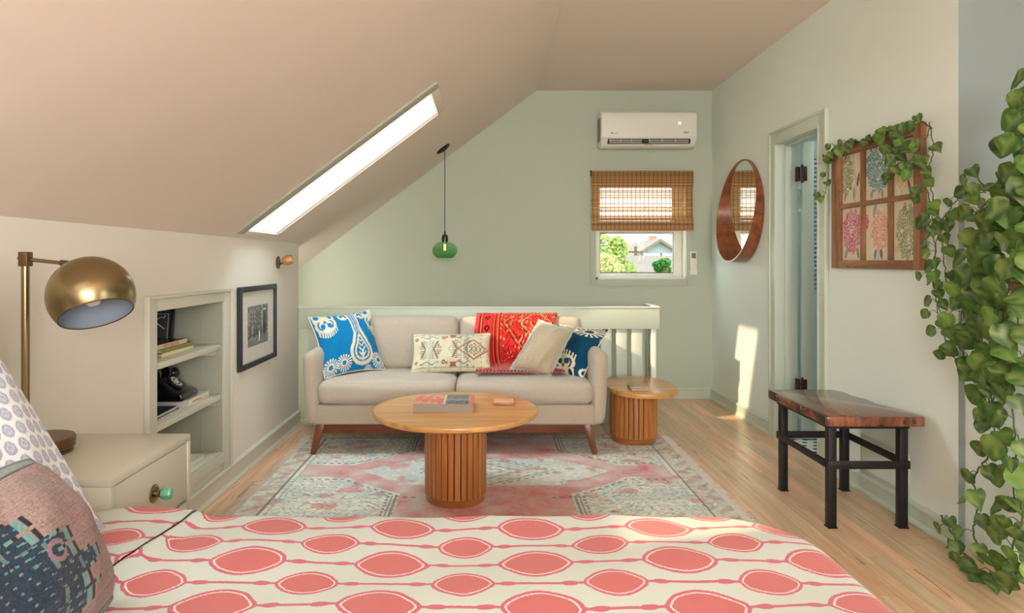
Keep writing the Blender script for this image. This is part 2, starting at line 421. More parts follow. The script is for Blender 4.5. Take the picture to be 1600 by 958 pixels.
# stairwell
mb = MB().box(-2.3, -1.72, KE-.1, YB, -2.6, .95); struct(mb.build('wall_stairwell_left', M_sage))
mb = MB().box(-2.6, 1.25, KE-.06, KE-.01, -2.6, -.2).box(1.25, 1.30, KE, YB, -2.6, -.2); struct(mb.build('wall_stairwell_front', M_sage))
mb = MB()
for k in range(11): mb.box(1.25-.26*(k+1), 1.25-.26*k, KE, YB, -2.5, -.19*(k+1))
struct(mb.build('floor_stairs', M_floor))
# subfloor + boards
mb = MB().box(-1.5, 3.4, YR, KE-.01, -.2, -.02).box(1.25, 3.4, KE-.01, YB, -.2, -.02)
fl = struct(mb.build('floor', M_under))
bw = .0715; x = XL; k = 0
while x < XR:
    x1 = min(x+bw, XR)
    lim = YB if (x+x1)/2 > 1.25 else KE-.012
    y = 1.3-random.random()*.6
    while y < lim-.02:
        L = random.choice((.7, .9, 1.2, 1.5, 1.9))*random.uniform(.85, 1.15); ye = min(y+L, lim)
        if lim-ye < .2: ye = lim
        MB().box(x+.0006, x1-.0006, y+.0006, ye-.0006, -.02, 0).build('floor_board', M_floor, fl)
        y = ye
    x = x1
mb = MB(); x = XL
while x < 3.3:
    if x < XR-.01: mb.box(x+.0006, min(x+bw, XR)-.0006, YR, .69, -.02, -.0005)
    x += bw
o = mb.build('floor_board_field', M_floor, fl); o['kind'] = 'stuff'
MB().box(1.96, 3.3, YR, 2.771, -.02, -.0005).build('alcove_floor', M_floor, fl)

# baseboards (profiled) -------------------------------------------------
def base_prof(d=1, h=.098):   # (offset from wall, z)
    return [(0, 0), (.026*d, 0), (.026*d, .008), (.016*d, .022), (.014*d, .024), (.014*d, h-.024), (.020*d, h-.018), (.018*d, h-.010), (.008*d, h-.003), (0, h)]
def sweep_y(xw, d, y0, y1, name, m, h=.098):
    struct(MB().prism([(xw+a, z) for a, z in base_prof(d, h)], y0, y1, 'xz').build(name, m))
sweep_y(XL, 1, YR, KE, 'baseboard_left', M_trimL, .112)
sweep_y(XR, -1, 4.575, YB, 'baseboard_right_far', M_trim)
sweep_y(XR, -1, 2.765, 3.84, 'baseboard_right', M_trim)
struct(MB().prism([(YB-a, z) for a, z in base_prof()], 1.25, XR, 'yz').build('baseboard_back', M_trim))
struct(MB().box(-1.50, -1.3895, KE-.001, KE+.004, .0, zt).build('trim_2', M_trimL))
# niche lining, frame, shelves
mb = MB(); nx = -1.77
mb.box(nx-.02, nx, NY0-.02, NY1+.02, NZ0-.02, NZ1+.02)
mb.box(nx, -1.501, NY1, NY1+.02, NZ0-.02, NZ1+.02); mb.box(nx, -1.501, NY0-.02, NY0, NZ0-.02, NZ1+.02)
mb.box(nx, -1.501, NY0, NY1, NZ1, NZ1+.02); mb.box(nx, -1.501, NY0, NY1, NZ0-.02, NZ0)
shelf = thing('built_in_bookcase', 'grey-green painted three-tier bookcase built into the low left wall', 'bookcase', (XL, 3.12, .1))
mb.build('cabinet_lining', M_niche, shelf)
mb = MB()
mb.box(-1.50, -1.3895, NY1-.0015, NY1, NZ0, NZ1).box(-1.5, -1.3895, NY0, NY0+.0015, NZ0, NZ1).box(-1.5, -1.3895, NY0, NY1, NZ1-.0015, NZ1)
mb.build('side_lining', M_niche, shelf)
for y0, y1, z0, z1, nm in ((2.70, NY0, .112, 1.04, 'face_stile'), (NY1, 3.56, .112, 1.04, 'face_stile'), (NY0, NY1, NZ1, 1.04, 'face_rail'), (NY0, NY1, .15, NZ0, 'face_rail')):
    MB().box(XL, XL+.016, y0, y1, z0, z1).build(nm, M_trimL, shelf, bevel=.003)
for y0, y1, z0, z1 in ((2.685, 2.70, .112, 1.055), (3.56, 3.575, .112, 1.055), (2.70, 3.56, 1.04, 1.055)):
    MB().box(XL, XL+.026, y0, y1, z0, z1).build('face_bead', M_trimL, shelf, bevel=.004)
for zz in (.768, .505):
    MB().box(nx, XL-.004, NY0+.001, NY1-.001, zz-.028, zz).build('shelf', M_trimL, shelf, bevel=.003)
    MB().box(nx, XL-.03, NY1-.02, NY1-.001, zz-.06, zz-.028).build('shelf_cleat', M_trimL, shelf, bevel=.003)
    MB().box(nx, XL-.03, NY0+.001, NY0+.02, zz-.06, zz-.028).build('shelf_cleat', M_trimL, shelf, bevel=.003)
MB().box(nx, XL+.004, NY0+.001, NY1-.001, NZ0, NZ0+.008).build('shelf', M_trimL, shelf, bevel=.002)
MB().box(XL, XL+.012, NY0, NY1, .112, .15).build('toe_panel', M_trimL, shelf, bevel=.002)

# skylights ---------------------------------------------------------------
for q, (s0, s1, y0, y1) in enumerate(SK):
    w_ = bpy.data.objects.new('window_%d' % (q+2), None); COL.objects.link(w_); w_['kind'] = 'structure'
    w_.location = SL((s0+s1)/2, (y0+y1)/2, 0); ORG[w_.name] = Vector(w_.location)
    e = .035
    for a in ((s0, s1, y0, y0+e), (s0, s1, y1-e, y1), (s0, s0+e, y0+e, y1-e), (s1-e, s1, y0+e, y1-e)):
        mb = MB(); slope_box(mb, *a, TH-.05, TH+.03); mb.build('skylight_frame', M_white, w_, bevel=.002)
    mb = MB(); slope_box(mb, s0+e, s1-e, y0+e, y1-e, TH-.012, TH-.006); mb.build('pane', M_glassk, w_)
    # casing on the ceiling around the opening; near band painted darker as shade
    for a in ((s0-.03, s1+.055, y0-.10, y0), (s0-.03, s1+.055, y1, y1+.022), (s1, s1+.055, y0, y1), (s0-.03, s0, y0, y1)):
        mb = MB(); slope_box(mb, *a, -.012, .002); mb.build('skylight_casing', M_ceil if a[3] != y0 else M_niche, w_, bevel=.002)
    mb = MB()
    for a in ((s0-.002, s1+.002, y1-.004, y1+.001), (s0-.001, s0+.004, y0, y1), (s1-.004, s1+.001, y0, y1)):
        slope_box(mb, *a, .0, TH-.05)
    mb.build('shaft_lining', M_white, w_)
    mb = MB(); slope_box(mb, s0, s1, y1-.016, y1-.004, .05, .06); slope_box(mb, s0, s1, y1-.02, y1-.004, .0, .012); mb.build('shaft_bead', M_trim, w_)

# back window ---------------------------------------------------------------
win = bpy.data.objects.new('window_1', None); COL.objects.link(win); win['kind'] = 'structure'; win.location = (1.34, YB, 1.04); ORG['window_1'] = Vector(win.location)
# white lining of the opening
for a in ((WX0, WX0+.02, WZ0, WZ1), (WX1-.012, WX1, WZ0, WZ1), (WX0, WX1, WZ0, WZ0+.018), (WX0, WX1, WZ1-.02, WZ1)):
    MB().box(a[0], a[1], YB-.004, YB+.15, a[2], a[3]).build('window_lining', M_white, win, bevel=.002)
for a in ((WX0-.05, WX0, WZ0-.055, WZ1+.05), (WX1, WX1+.05, WZ0-.055, WZ1+.05), (WX0, WX1, WZ0-.055, WZ0), (WX0, WX1, WZ1, WZ1+.05)):
    MB().box(a[0], a[1], YB-.012, YB, a[2], a[3]).build('window_casing', M_sage, win, bevel=.002)
gy = YB+.10; gx0, gx1 = .998, 1.650
for z0, z1, gz0, gz1 in ((1.058, 1.50, 1.095, 1.452), (1.50, 1.92, 1.54, 1.875)):
    o_ = gy if z0 < 1.2 else gy+.02
    for a in ((WX0+.02, gx0, z0, z1), (gx1, WX1-.012, z0, z1), (gx0, gx1, z0, gz0), (gx0, gx1, gz1, z1)):
        MB().box(a[0], a[1], o_, o_+.03, a[2], a[3]).build('window_frame', M_white, win, bevel=.003)
    MB().box(gx0, gx1, o_+.012, o_+.017, gz0, gz1).build('pane', M_glassw, win)
    MB().box(gx0, gx1, o_-.001, o_+.001, gz0-.001, gz0+.006).box(gx1-.005, gx1, o_-.001, o_+.001, gz0, gz1).box(gx0, gx1, o_-.001, o_+.001, gz1-.008, gz1).box(gx0, gx0+.004, o_-.001, o_+.001, gz0, gz1).build('glazing_gasket', M_blackmat, win)
MB().box(gx1-.03, gx1-.012, gy-.012, gy, 1.43, 1.45).build('sash_lock', M_white, win, bevel=.002)

# door opening ---------------------------------------------------------------
dr = bpy.data.objects.new('door_1', None); COL.objects.link(dr); dr['kind'] = 'structure'; dr.location = (XR, 4.2, 0); ORG['door_1'] = Vector(dr.location)
def casing(y0, y1, z0, z1):
    MB().box(XR-.016, XR, y0, y1, z0, z1).build('door_casing', M_trim, dr, bevel=.003)
casing(3.835, 3.915, 0, 2.065); casing(4.505, 4.575, 0, 2.065); casing(3.915, 4.505, 2.0, 2.065)
for a in ((3.82, 3.838, 0, 2.08), (4.572, 4.59, 0, 2.08), (3.838, 4.572, 2.062, 2.08)):
    MB().box(XR-.026, XR, *a).build('casing_backband', M_trim, dr, bevel=.004)
for a in ((3.905, 3.92, 0, 2.0), (4.495, 4.51, 0, 2.0), (3.92, 4.495, 1.985, 2.0)):
    MB().box(XR-.022, XR+.135, *a).build('door_jamb', M_trim, dr, bevel=.002)
for a in ((3.92, 3.932, 0, 1.985), (4.483, 4.495, 0, 1.985), (3.932, 4.483, 1.973, 1.985)):
    MB().box(XR+.045, XR+.085, *a).build('door_stop', M_trim, dr, bevel=.002)
M_hinge = mat('dark_bronze', C(72, 44, 34), .5, .5, .1, 20)
# the louvred leaf, open at right angles into the bathroom
lx0, lx1, ly = XR+.15, XR+.15+.55, 4.455
for a, n_ in (((lx0, lx0+.075, .01, 2.0), 'door_stile'), ((lx1-.075, lx1, .01, 2.0), 'door_stile'), ((lx0+.075, lx1-.075, 1.90, 2.0), 'door_rail'), ((lx0+.075, lx1-.075, .86, .985), 'door_rail'), ((lx0+.075, lx1-.075, .01, .20), 'door_rail')):
    MB().box(a[0], a[1], ly, ly+.035, a[2], a[3]).build(n_, M_trim, dr, bevel=.003)
MB().box(lx0+.075, lx1-.075, ly+.012, ly+.022, .20, .86).build('door_panel', M_trim, dr)
z = .995; sm = None
while z < 1.89:
    mb = MB(); x0, x1 = lx0+.075, lx1-.075
    mb.add([(x0, ly+.002, z), (x1, ly+.002, z), (x1, ly+.033, z+.030), (x0, ly+.033, z+.030), (x0, ly+.002, z+.005), (x1, ly+.002, z+.005), (x1, ly+.033, z+.035), (x0, ly+.033, z+.035)],
           [(0, 1, 2, 3), (4, 7, 6, 5), (0, 4, 5, 1), (1, 5, 6, 2), (2, 6, 7, 3), (3, 7, 4, 0)])
    mb.build('louvre_slat', M_trim, dr); z += .0298
for zz in (1.785, .36):
    mb = MB().box(XR+.115, XR+.137, 4.462, 4.494, zz-.048, zz+.048).box(XR+.152, XR+.176, 4.448, 4.456, zz-.048, zz+.048)
    h_ = mb.build('hinge_leaf', M_hinge, dr, bevel=.002); h_['label'] = 'dark bronze door hinge'
    mb = MB().tube([(XR+.144, 4.452, zz-.055), (XR+.144, 4.452, zz+.055)], .009, 10)
    for dz in (-.058, .058): mb.lathe([(0, -.006), (.006, -.004), (.007, 0), (.005, .004), (0, .007)], 10, (XR+.144, 4.452, zz+dz))
    mb.build('hinge_pin', M_hinge, dr, smooth=True)
    for dz in (-.03, 0, .03): MB().lathe([(0, 0), (.005, .0), (.004, .003), (0, .004)], 8, (XR+.126, 4.462, zz+dz), axis=(0, -1, 0)).build('hinge_screw', M_brass, dr)
# bathroom behind the door
mb = MB()
mb.box(XR+.13, 4.0, 5.4, 5.5, 0, 1.60).box(XR+.13, 4.0, 5.4, 5.5, 1.80, 2.5).box(XR+.13, 2.35, 5.4, 5.5, 1.6, 1.8).box(2.95, 4.0, 5.4, 5.5, 1.6, 1.8)
mb.box(3.9, 4.0, 2.9, 5.5, 0, 2.5).box(XR+.13, 4.0, 2.85, 2.95, 0, 2.5).box(XR+.13, 4.0, 2.85, 5.5, 2.4, 2.5)
struct(mb.build('wall_bathroom', M_bath))
bf = struct(MB().box(XR, 4.0, 2.95, 5.4, -.1, -.001).build('floor_bathroom', M_white))
mb = MB()
for i in range(16):
    for j in range(22):
        cx, cy = XR+.06+i*.075+(.0375 if j % 2 else 0), 3.5+j*.075
        mb.lathe([(.018, 0), (.018, .0012)], 6, (cx, cy, 0))
o = mb.build('black_hexagon_tile', M_black, bf); o['kind'] = 'stuff'
w4 = bpy.data.objects.new('window_4', None); COL.objects.link(w4); w4['kind'] = 'structure'; w4.location = (2.65, 5.42, 1.7); ORG['window_4'] = Vector(w4.location)
for a in ((2.35, 2.37, 1.6, 1.8), (2.93, 2.95, 1.6, 1.8), (2.37, 2.93, 1.6, 1.62), (2.37, 2.93, 1.78, 1.8)): MB().box(a[0], a[1], 5.39, 5.45, a[2], a[3]).build('window_frame', M_white, w4)
MB().box(2.37, 2.93, 5.43, 5.434, 1.62, 1.78).build('pane', M_glassw, w4)
lamp_b = thing('added_ceiling_lamp', 'round white unseen lamp added to brighten the bathroom behind the louvred door', 'lamp', (3.0, 4.0, 2.4))  # unseen lamp, added only to light the bathroom
MB().lathe([(.13, 0), (.13, -.02), (.10, -.06), (0, -.075)], 24, (3.0, 4.0, 2.4)).build('diffuser', emis('added_lamp_diffuser', (1, .96, .9), 4), lamp_b, smooth=True)
pl = bpy.data.lights.new('bathroom_fill_light', 'POINT'); pl.energy = 6.5; pl.color = (.9, .97, 1); pl.shadow_soft_size = .12
po = bpy.data.objects.new('bathroom_fill_light', pl); COL.objects.link(po); po.parent = lamp_b; po.location = (0, 0, -.18)

# railing ---------------------------------------------------------------
rl = thing('stair_railing', 'sage painted wooden stair guard with wide flat pickets behind the sofa', 'railing', (0, 4.87, 0))
ry = 4.87
MB().box(-1.38, 1.255, ry-.012, ry+.012, .705, .858).build('top_fascia', M_trim, rl, bevel=.002)
MB().box(-1.39, 1.262, ry-.02, ry+.035, .858, .866).build('top_cap', M_white, rl, bevel=.002)
mb = MB(); x = 1.135-.08
k = 0
while x > -1.38:
    MB().box(x, x+.08, ry+.012, ry+.03, 0.01, .705+.12).build('picket', M_trim, rl, bevel=.002)
    x -= .113; k += 1
MB().box(1.20, 1.235, ry+.012, ry+.05, 0, .705+.14).build('end_post', M_white, rl, bevel=.002)
MB().box(1.225, 1.25, ry+.05, 5.20, .72, .858).build('return_rail', M_trim, rl, bevel=.002)
MB().box(1.215, 1.262, ry+.036, 5.22, .858, .868).build('return_cap', M_white, rl, bevel=.002)
for y in (4.96, 5.07, 5.17): MB().box(1.23, 1.248, y-.03, y+.03, .0, .72).build('return_picket', M_trim, rl, bevel=.002)
MB().box(-1.39, 1.255, ry+.03, ry+.045, -.0, .03).build('bottom_rail', M_trim, rl, bevel=.002)
# access panel, switch plates ------------------------------------------------
ap = thing('access_panel', 'white flush access panel low on the right wall behind the bench', 'panel', (XR, 3.29, .19))
MB().box(XR-.006, XR, 3.09, 3.49, .102, .30).build('panel_frame', M_trim, ap, bevel=.002)
MB().box(XR-.010, XR-.006, 3.11, 3.47, .122, .28).build('panel_door', M_wallR, ap, bevel=.002)
sw = thing('light_switch', 'white wall switch plate to the right of the old sash frame', 'switch', (XR, 2.88, 1.24))
MB().box(XR-.006, XR, 2.845, 2.915, 1.18, 1.295).build('plate', M_white, sw, bevel=.002)
MB().box(XR-.012, XR-.006, 2.865, 2.895, 1.20, 1.275).build('rocker', M_white, sw, bevel=.001)

# ================================================================== OBJECTS
exec_order = []
# ---- bed and its cover ------------------------------------------------------
BX0, BX1, BY0, BY1, BZ = -1.36, .722, -.30, 1.60, .60
bed = thing('bed', 'low bed with white mattress under the coral patterned cover, in the foreground', 'bed', (-.33, .8, 0))
mb = MB(); softbox(mb, (-.34, .8*.81, .44), (1.00, .92, .125), .06, 8); mb.build('mattress', M_sheet, bed, smooth=True)
MB().box(-1.34, .62, -.24, 1.55, .16, .315).build('bed_base', M_linen, bed, bevel=.02)
for x_, y_ in ((-1.25, -.15), (.5, -.15), (-1.25, 1.45), (.5, 1.45)): MB().box(x_-.03, x_+.03, y_-.03, y_+.03, 0, .16).build('leg', M_walnut, bed, bevel=.004)
def bed_map(p, q, z0, RC=.17, r=.045, xl=-5):
    cx, cy = (BX1+xl)/2, (BY0+BY1)/2; hx, hy = (BX1-xl)/2-r, (BY1-BY0)/2-r
    ax, ay = np.abs(p-cx)-(hx-RC), np.abs(q-cy)-(hy-RC)
    ox, oy = np.maximum(ax, 0), np.maximum(ay, 0); d = np.hypot(ox, oy)-RC + np.minimum(np.maximum(ax, ay), 0)*0
    L = np.hypot(ox, oy)+1e-9
    gx, gy_ = ox/L*np.sign(p-cx), oy/L*np.sign(q-cy)
    dd = np.where(L > 1e-6, d, -1)
    t = np.clip(dd/r, 0, PI/2); out = np.where(dd > 0, r*np.sin(t), 0); drop = np.where(dd > 0, r*(1-np.cos(t)), 0)+np.maximum(dd-r*PI/2, 0)
    bx, by = p-gx*np.maximum(dd, 0), q-gy_*np.maximum(dd, 0)
    X = bx+gx*out; Y = by+gy_*out
    wav = .012*np.sin(9*p+4*q)*np.clip(np.maximum(dd-r*1.5, 0)/.3, 0, 1)
    X = X+gx*wav; Y = Y+gy_*wav
    wr = .004*np.sin(7*p+3*q+1)+.003*np.sin(17*q-6*p)+.003*np.sin(23*p+9*q)*np.sin(5*q)
    wr = wr*np.clip(1-dd/r, 0, 1)
    return np.stack([X, Y, z0-drop+wr], -1), dd
def bedspread_mat():
    m, nt, b = base('ikat_bedspread_cloth', .9, 0, .2)
    uvn = nt.nodes.new('ShaderNodeUVMap'); uvn.uv_map = 'UVMap'
    s = nt.nodes.new('ShaderNodeSeparateXYZ'); nt.links.new(uvn.outputs[0], s.inputs[0])
    P, Q = N(nt, s.outputs[0]), N(nt, s.outputs[1])
    w1 = noise(nt, 26, 2, uvn.outputs[0]); w2 = noise(nt, 9, 2, uvn.outputs[0])
    fr = noise(nt, 1, 1, coords(nt, (60, 420, 1), kind='UV'))
    fr2 = noise(nt, 1, 1, coords(nt, (420, 60, 1), kind='UV'))
    P = P+(w1-.5)*.009+(w2-.5)*.02+(fr-.5)*.006; Q = Q+(w2-.5)*.012+(fr2-.5)*.004
    per = .2865; row = .17
    cream, coral, pink = C4(197, 202, 190), C4(192, 96, 90), C4(192, 90, 108)
    col = mixc(nt, w1, cream, C4(189, 193, 179))
    for op, oq, hw, hh in ((-.477, 1.325, .076, .058), (-.334, 1.41, .060, .049)):
        pp = (P-(op-40*per)); pp = (pp/per); pp = (pp-(pp+.5).floor())*per
        qq = (Q-(oq-40*row)); qq = (qq/row); qq = (qq-(qq+.5).floor())*row
        a = pp.abs()/hw; bb = qq.abs()/hh
        f = bb.pw(1.45)+a.pw(1.9)
        line = qq.abs().lt(.0042)
        bead = (((pp.abs()-(hw+.024))/.017).pw(2.)+((qq/.0085)*(qq/.0085))).lt(1.)
        bead2 = (((pp.abs()-(hw+.024)).abs()/.017).pw(2.)+((qq.abs()/.0085).pw(2.))).lt(1.)
        col = mixc(nt, line.mx(bead2), col, pink)
        col = mixc(nt, f.lt(1.), col, pink)
        col = mixc(nt, f.lt(.80), col, C4(220, 208, 196))
        col = mixc(nt, f.lt(.72), col, coral)
    wv = noise(nt, 700, 2, uvn.outputs[0]); g = (wv-.5)*.3+1.0+(w1-.5)*.12
    cb = nt.nodes.new('ShaderNodeCombineXYZ')
    for i in range(3): nt.links.new(g.k, cb.inputs[i])
    nt.links.new(mixc(nt, 1.0, col, cb.outputs[0], 'MULTIPLY'), b.inputs['Base Color'])
    bump(nt, b, wv*.3+noise(nt, 12, 3, uvn.outputs[0])*.8, .35, .006); b.inputs['Sheen Weight'].default_value = .2
    return m
M_spread = bedspread_mat()
p_ = np.linspace(-.86, BX1+.42, 190); q_ = np.linspace(BY0-.1, BY1+.38, 200)
Pg, Qg = np.meshgrid(p_, q_, indexing='ij')
head = np.clip((-.66-Pg)/.1, 0, 1)     # flattens towards the head end
P3, dd = bed_map(Pg, Qg, BZ)
# fold: the sheet of cloth is turned back near the pillows, making a soft ridge
foldx = -.735+.03*np.sin(Qg*5)
ridge = np.exp(-((Pg-(foldx+.025))/.018)**2)*.018
P3[..., 2] += ridge*np.clip(1-dd/.05, 0, 1)
cmask = (dd < .40)[:-1, :-1]
bs = grid_mesh('bedspread', P3, cmask, M_spread, uv=np.stack([Pg, Qg], -1), loc=(0, .8, .59))
tag(bs, 'coral and cream oval patterned cotton bedspread over the bed in the foreground', 'bedspread')
# the turned-back strip
p_ = np.linspace(-.93, -.722, 24); Pg2, Qg2 = np.meshgrid(p_, q_, indexing='ij')
P3b, dd2 = bed_map(Pg2, Qg2, BZ+.016)
t_ = (Pg2+.93)/.208
P3b[..., 0] += .03*np.sin(Qg2*5)*t_ - .10*(Qg2-1.3)*(1-t_)
P3b[..., 2] += .006*np.sin(t_*PI)-.010*(1-t_)**4*1.2
fo = grid_mesh('turned_back_edge', P3b, (dd2 < .36)[:-1, :-1], M_spread, uv=np.stack([-1.49-Pg2*1.0+.05*Qg2, Qg2*.98+.04], -1), parent=bs)
# striped sheet peeking out at the head
def stripes(nm):
    m, nt, b = base(nm, .9, 0, .2); v = coords(nt); s = nt.nodes.new('ShaderNodeSeparateXYZ'); nt.links.new(v, s.inputs[0])
    x = N(nt, s.outputs[0])*60; f = (x-x.floor()).lt(.4)*.5
    nt.links.new(mixc(nt, f, C4(224, 216, 208), C4(176, 164, 164)), b.inputs['Base Color']); bump(nt, b, noise(nt, 500, 2, v), .3); return m
p_ = np.linspace(-1.34, -.80, 40); Pg2, Qg2 = np.meshgrid(p_, q_, indexing='ij'); P3c, dd3 = bed_map(Pg2, Qg2, BZ-.006)
fs_ = grid_mesh('flat_sheet', P3c, (dd3 < .3)[:-1, :-1], stripes('striped_sheet_cotton'), loc=(-1.1, .8, .585)); tag(fs_, 'white bed sheet with fine grey stripes showing beside the pillows', 'sheet')

# ---- pillows -----------------------------------------------------------------
def ell(u, v, cu, cv, ru, rv): return ((u-cu)/ru)**2+((v-cv)/rv)**2
def paint(shape, c): return np.ones(shape+(3,))*np.array(c)
def put(col, mask, c): col[mask] = c
def pillow(name, label, BL, BR, TL, TR, thick, fn, m, pipe=None, pipe_r=.004, n=90, face=(0, -1, 0), pinch=.06, rd=.0, nv=None, wr=.006, flange=None, group=None):
    BL, BR, TL, TR = [np.array(a, float) for a in (BL, BR, TL, TR)]
    nv = nv or n; u, v = np.meshgrid(np.linspace(0, 1, n), np.linspace(0, 1, nv), indexing='ij')
    # edges bow in between the corners
    uu = u+pinch*np.sin(v*PI)*(0.5-u)*2*np.abs(2*u-1)**2*.8; vv = v+pinch*np.sin(u*PI)*(0.5-v)*2*np.abs(2*v-1)**2*.8
    a_, b_2 = 2*uu-1, 2*vv-1; k_ = 1-rd*(a_**2*b_2**2)**1.5; uu, vv = .5+.5*a_*k_, .5+.5*b_2*k_
    B = (BL[None, None]*((1-uu)*(1-vv))[..., None]+BR*(uu*(1-vv))[..., None]+TL*((1-uu)*vv)[..., None]+TR*(uu*vv)[..., None])
    nr = np.cross(BR-BL, TL-BL); nr /= np.linalg.norm(nr)
    if nr.dot(np.array(face)) < 0: nr = -nr
    e = (1-np.abs(2*u-1)**2.2)*(1-np.abs(2*v-1)**2.2); h = thick/2*np.clip(e, 0, 1)**.62
    wv = wr*(np.sin(11*u+5*v)*np.sin(7*v-2*u+1)+.5*np.sin(23*u-9*v))*np.clip(e*3, 0, 1)
    ctr = (BL+BR+TL+TR)/4; base_ = ctr.copy(); base_[2] = min(a[2] for a in (BL, BR, TL, TR))
    root = thing(name, label, 'pillow', tuple(base_), group)
    col = fn(u, v)
    grid_mesh('front_panel', B+nr*(h+wv)[..., None], None, m, colors=col, parent=root)
    grid_mesh('back_panel', (B-nr*(h)[..., None])[::-1], None, m, colors=col[::-1], parent=root)
    edge = [Vector(B[i, 0]) for i in range(0, n, 3)]+[Vector(B[-1, j]) for j in range(0, nv, 3)]+[Vector(B[i, -1]) for i in range(n-1, -1, -3)]+[Vector(B[0, j]) for j in range(nv-1, -1, -3)]
    mb = MB()
    mb.tube(edge, pipe_r, 6, closed=True); mb.build('piping', pipe or M_piping, root, smooth=True)
    if flange:
        w_, fm = flange; P = []
        for e0 in edge:
            e0 = np.array(e0); d = e0-ctr; d = d/np.linalg.norm(d); P.append([e0-d*.004, e0+d*w_+nr*.006*math.sin(len(P)*1.9)])
        P.append(P[0]); grid_mesh('flange', np.array(P), None, fm, parent=root)
    return root
BLU, CRM, BRN = C(4, 122, 176), C(226, 218, 190), C(70, 50, 44)
def ikat(u, v, base_c=BLU):
    c = paint(u.shape, base_c); j = .006*np.sin(v*310)+.006*np.sin(u*270)+.004*np.sin(u*620)
    u0, v0 = u, v; u = u+.004*np.sin(v*300); v = v+.010*np.sin(u*330)*.8
    def sun(cu, cv, s=1):
        a = np.arctan2((v0-cv), (u0-cu)); r = np.hypot(u0-cu, v0-cv)/s; put(c, r < .085+.035*np.sign(np.sin(a*17)), CRM); put(c, r < .034, base_c)
    sun(.10, .10); sun(.32, .12); sun(.90, .12); sun(.72, -.02, .6)
    # hanging medallions
    for cu, cv, s in ((.17, .77, 1.), (.97, .75, 1.)):
        put(c, (np.abs(u0-cu) < .15*s) & (v0 < cv) & (v0 > cv-.24+.5*((u0-cu))**2*8) & (np.sin(u0*190) > 0), CRM)
        d = ell(u, v, cu, cv, .155*s, .16); put(c, d < 1, CRM); put(c, (d < .62) & (d > .40) & (v > cv-.09), base_c)
        put(c, ell(u, v, cu-.05, cv-.03, .035, .05) < 1, base_c); put(c, ell(u, v, cu+.05, cv-.03, .035, .05) < 1, base_c)
        put(c, (np.abs(u-cu) < .03*(1-(v-cv)/.12)) & (v > cv) & (v < cv+.12), base_c)
        put(c, ell(u, v, cu, cv-.01, .02, .03) < 1, CRM)
        put(c, (np.abs(u0-cu) < .15) & (v0 > cv+.08), CRM); put(c, ell(u, v, cu-.09, .95, .04, .05) < 1, base_c); put(c, ell(u, v, cu+.10, .93, .03, .06) < 1, base_c)
    # tear drop with its long neck
    cu, cv = .62, .24
    def drop(r):
        body = (np.hypot(u-cu, (v-cv)*1.0) < r)
        cone = (v > cv) & (np.abs(u-cu+.00) < r*np.clip(1-(v-cv)/(.40*r/.17), 0, 1)**.85)
        return body | cone
    neck = lambda w_: (np.abs(u-(cu-.02)-.12*(v0-.6)*-1*.3) < w_) & (v > .52)
    put(c, drop(.195) | neck(.062), CRM); put(c, drop(.150) | neck(.040), base_c); put(c, neck(.022) | drop(.125), CRM); put(c, (np.abs(u-(cu-.02)+.036*(v0-.6)) < .011) & (v > .5), base_c)
    put(c, drop(.098), base_c)
    for k in range(5):
        vv_ = .16+k*.075; put(c, (np.abs(np.abs(u-cu)-(v-vv_)*.8) < .012) & (v > vv_) & (v < vv_+.07) & drop(.094), CRM)
    put(c, (np.abs(u-cu) < .012) & (v > .1) & (v < .24), CRM); put(c, ell(u, v, cu, .2, .02, .03) < 1, CRM)
    for cu2, sg in ((.46, 1), (.74, -1)):
        d = ell(u, v, cu2, .87, .085, .085); put(c, (d < 1) & (d > .42), CRM); put(c, ell(u, v, cu2, .84, .028, .03) < 1, CRM)
    return c
pA = px(507, 592, 4.20); pB = px(601, 577, 4.46); pC = px(482, 496, 4.46); pD = px(578, 484, 4.62)
pillow('ikat_pillow', 'bright blue and cream ikat square pillow at the left end of the sofa', pA, pB, pC, pD, .19, ikat, M_cover, M_cream, n=150)
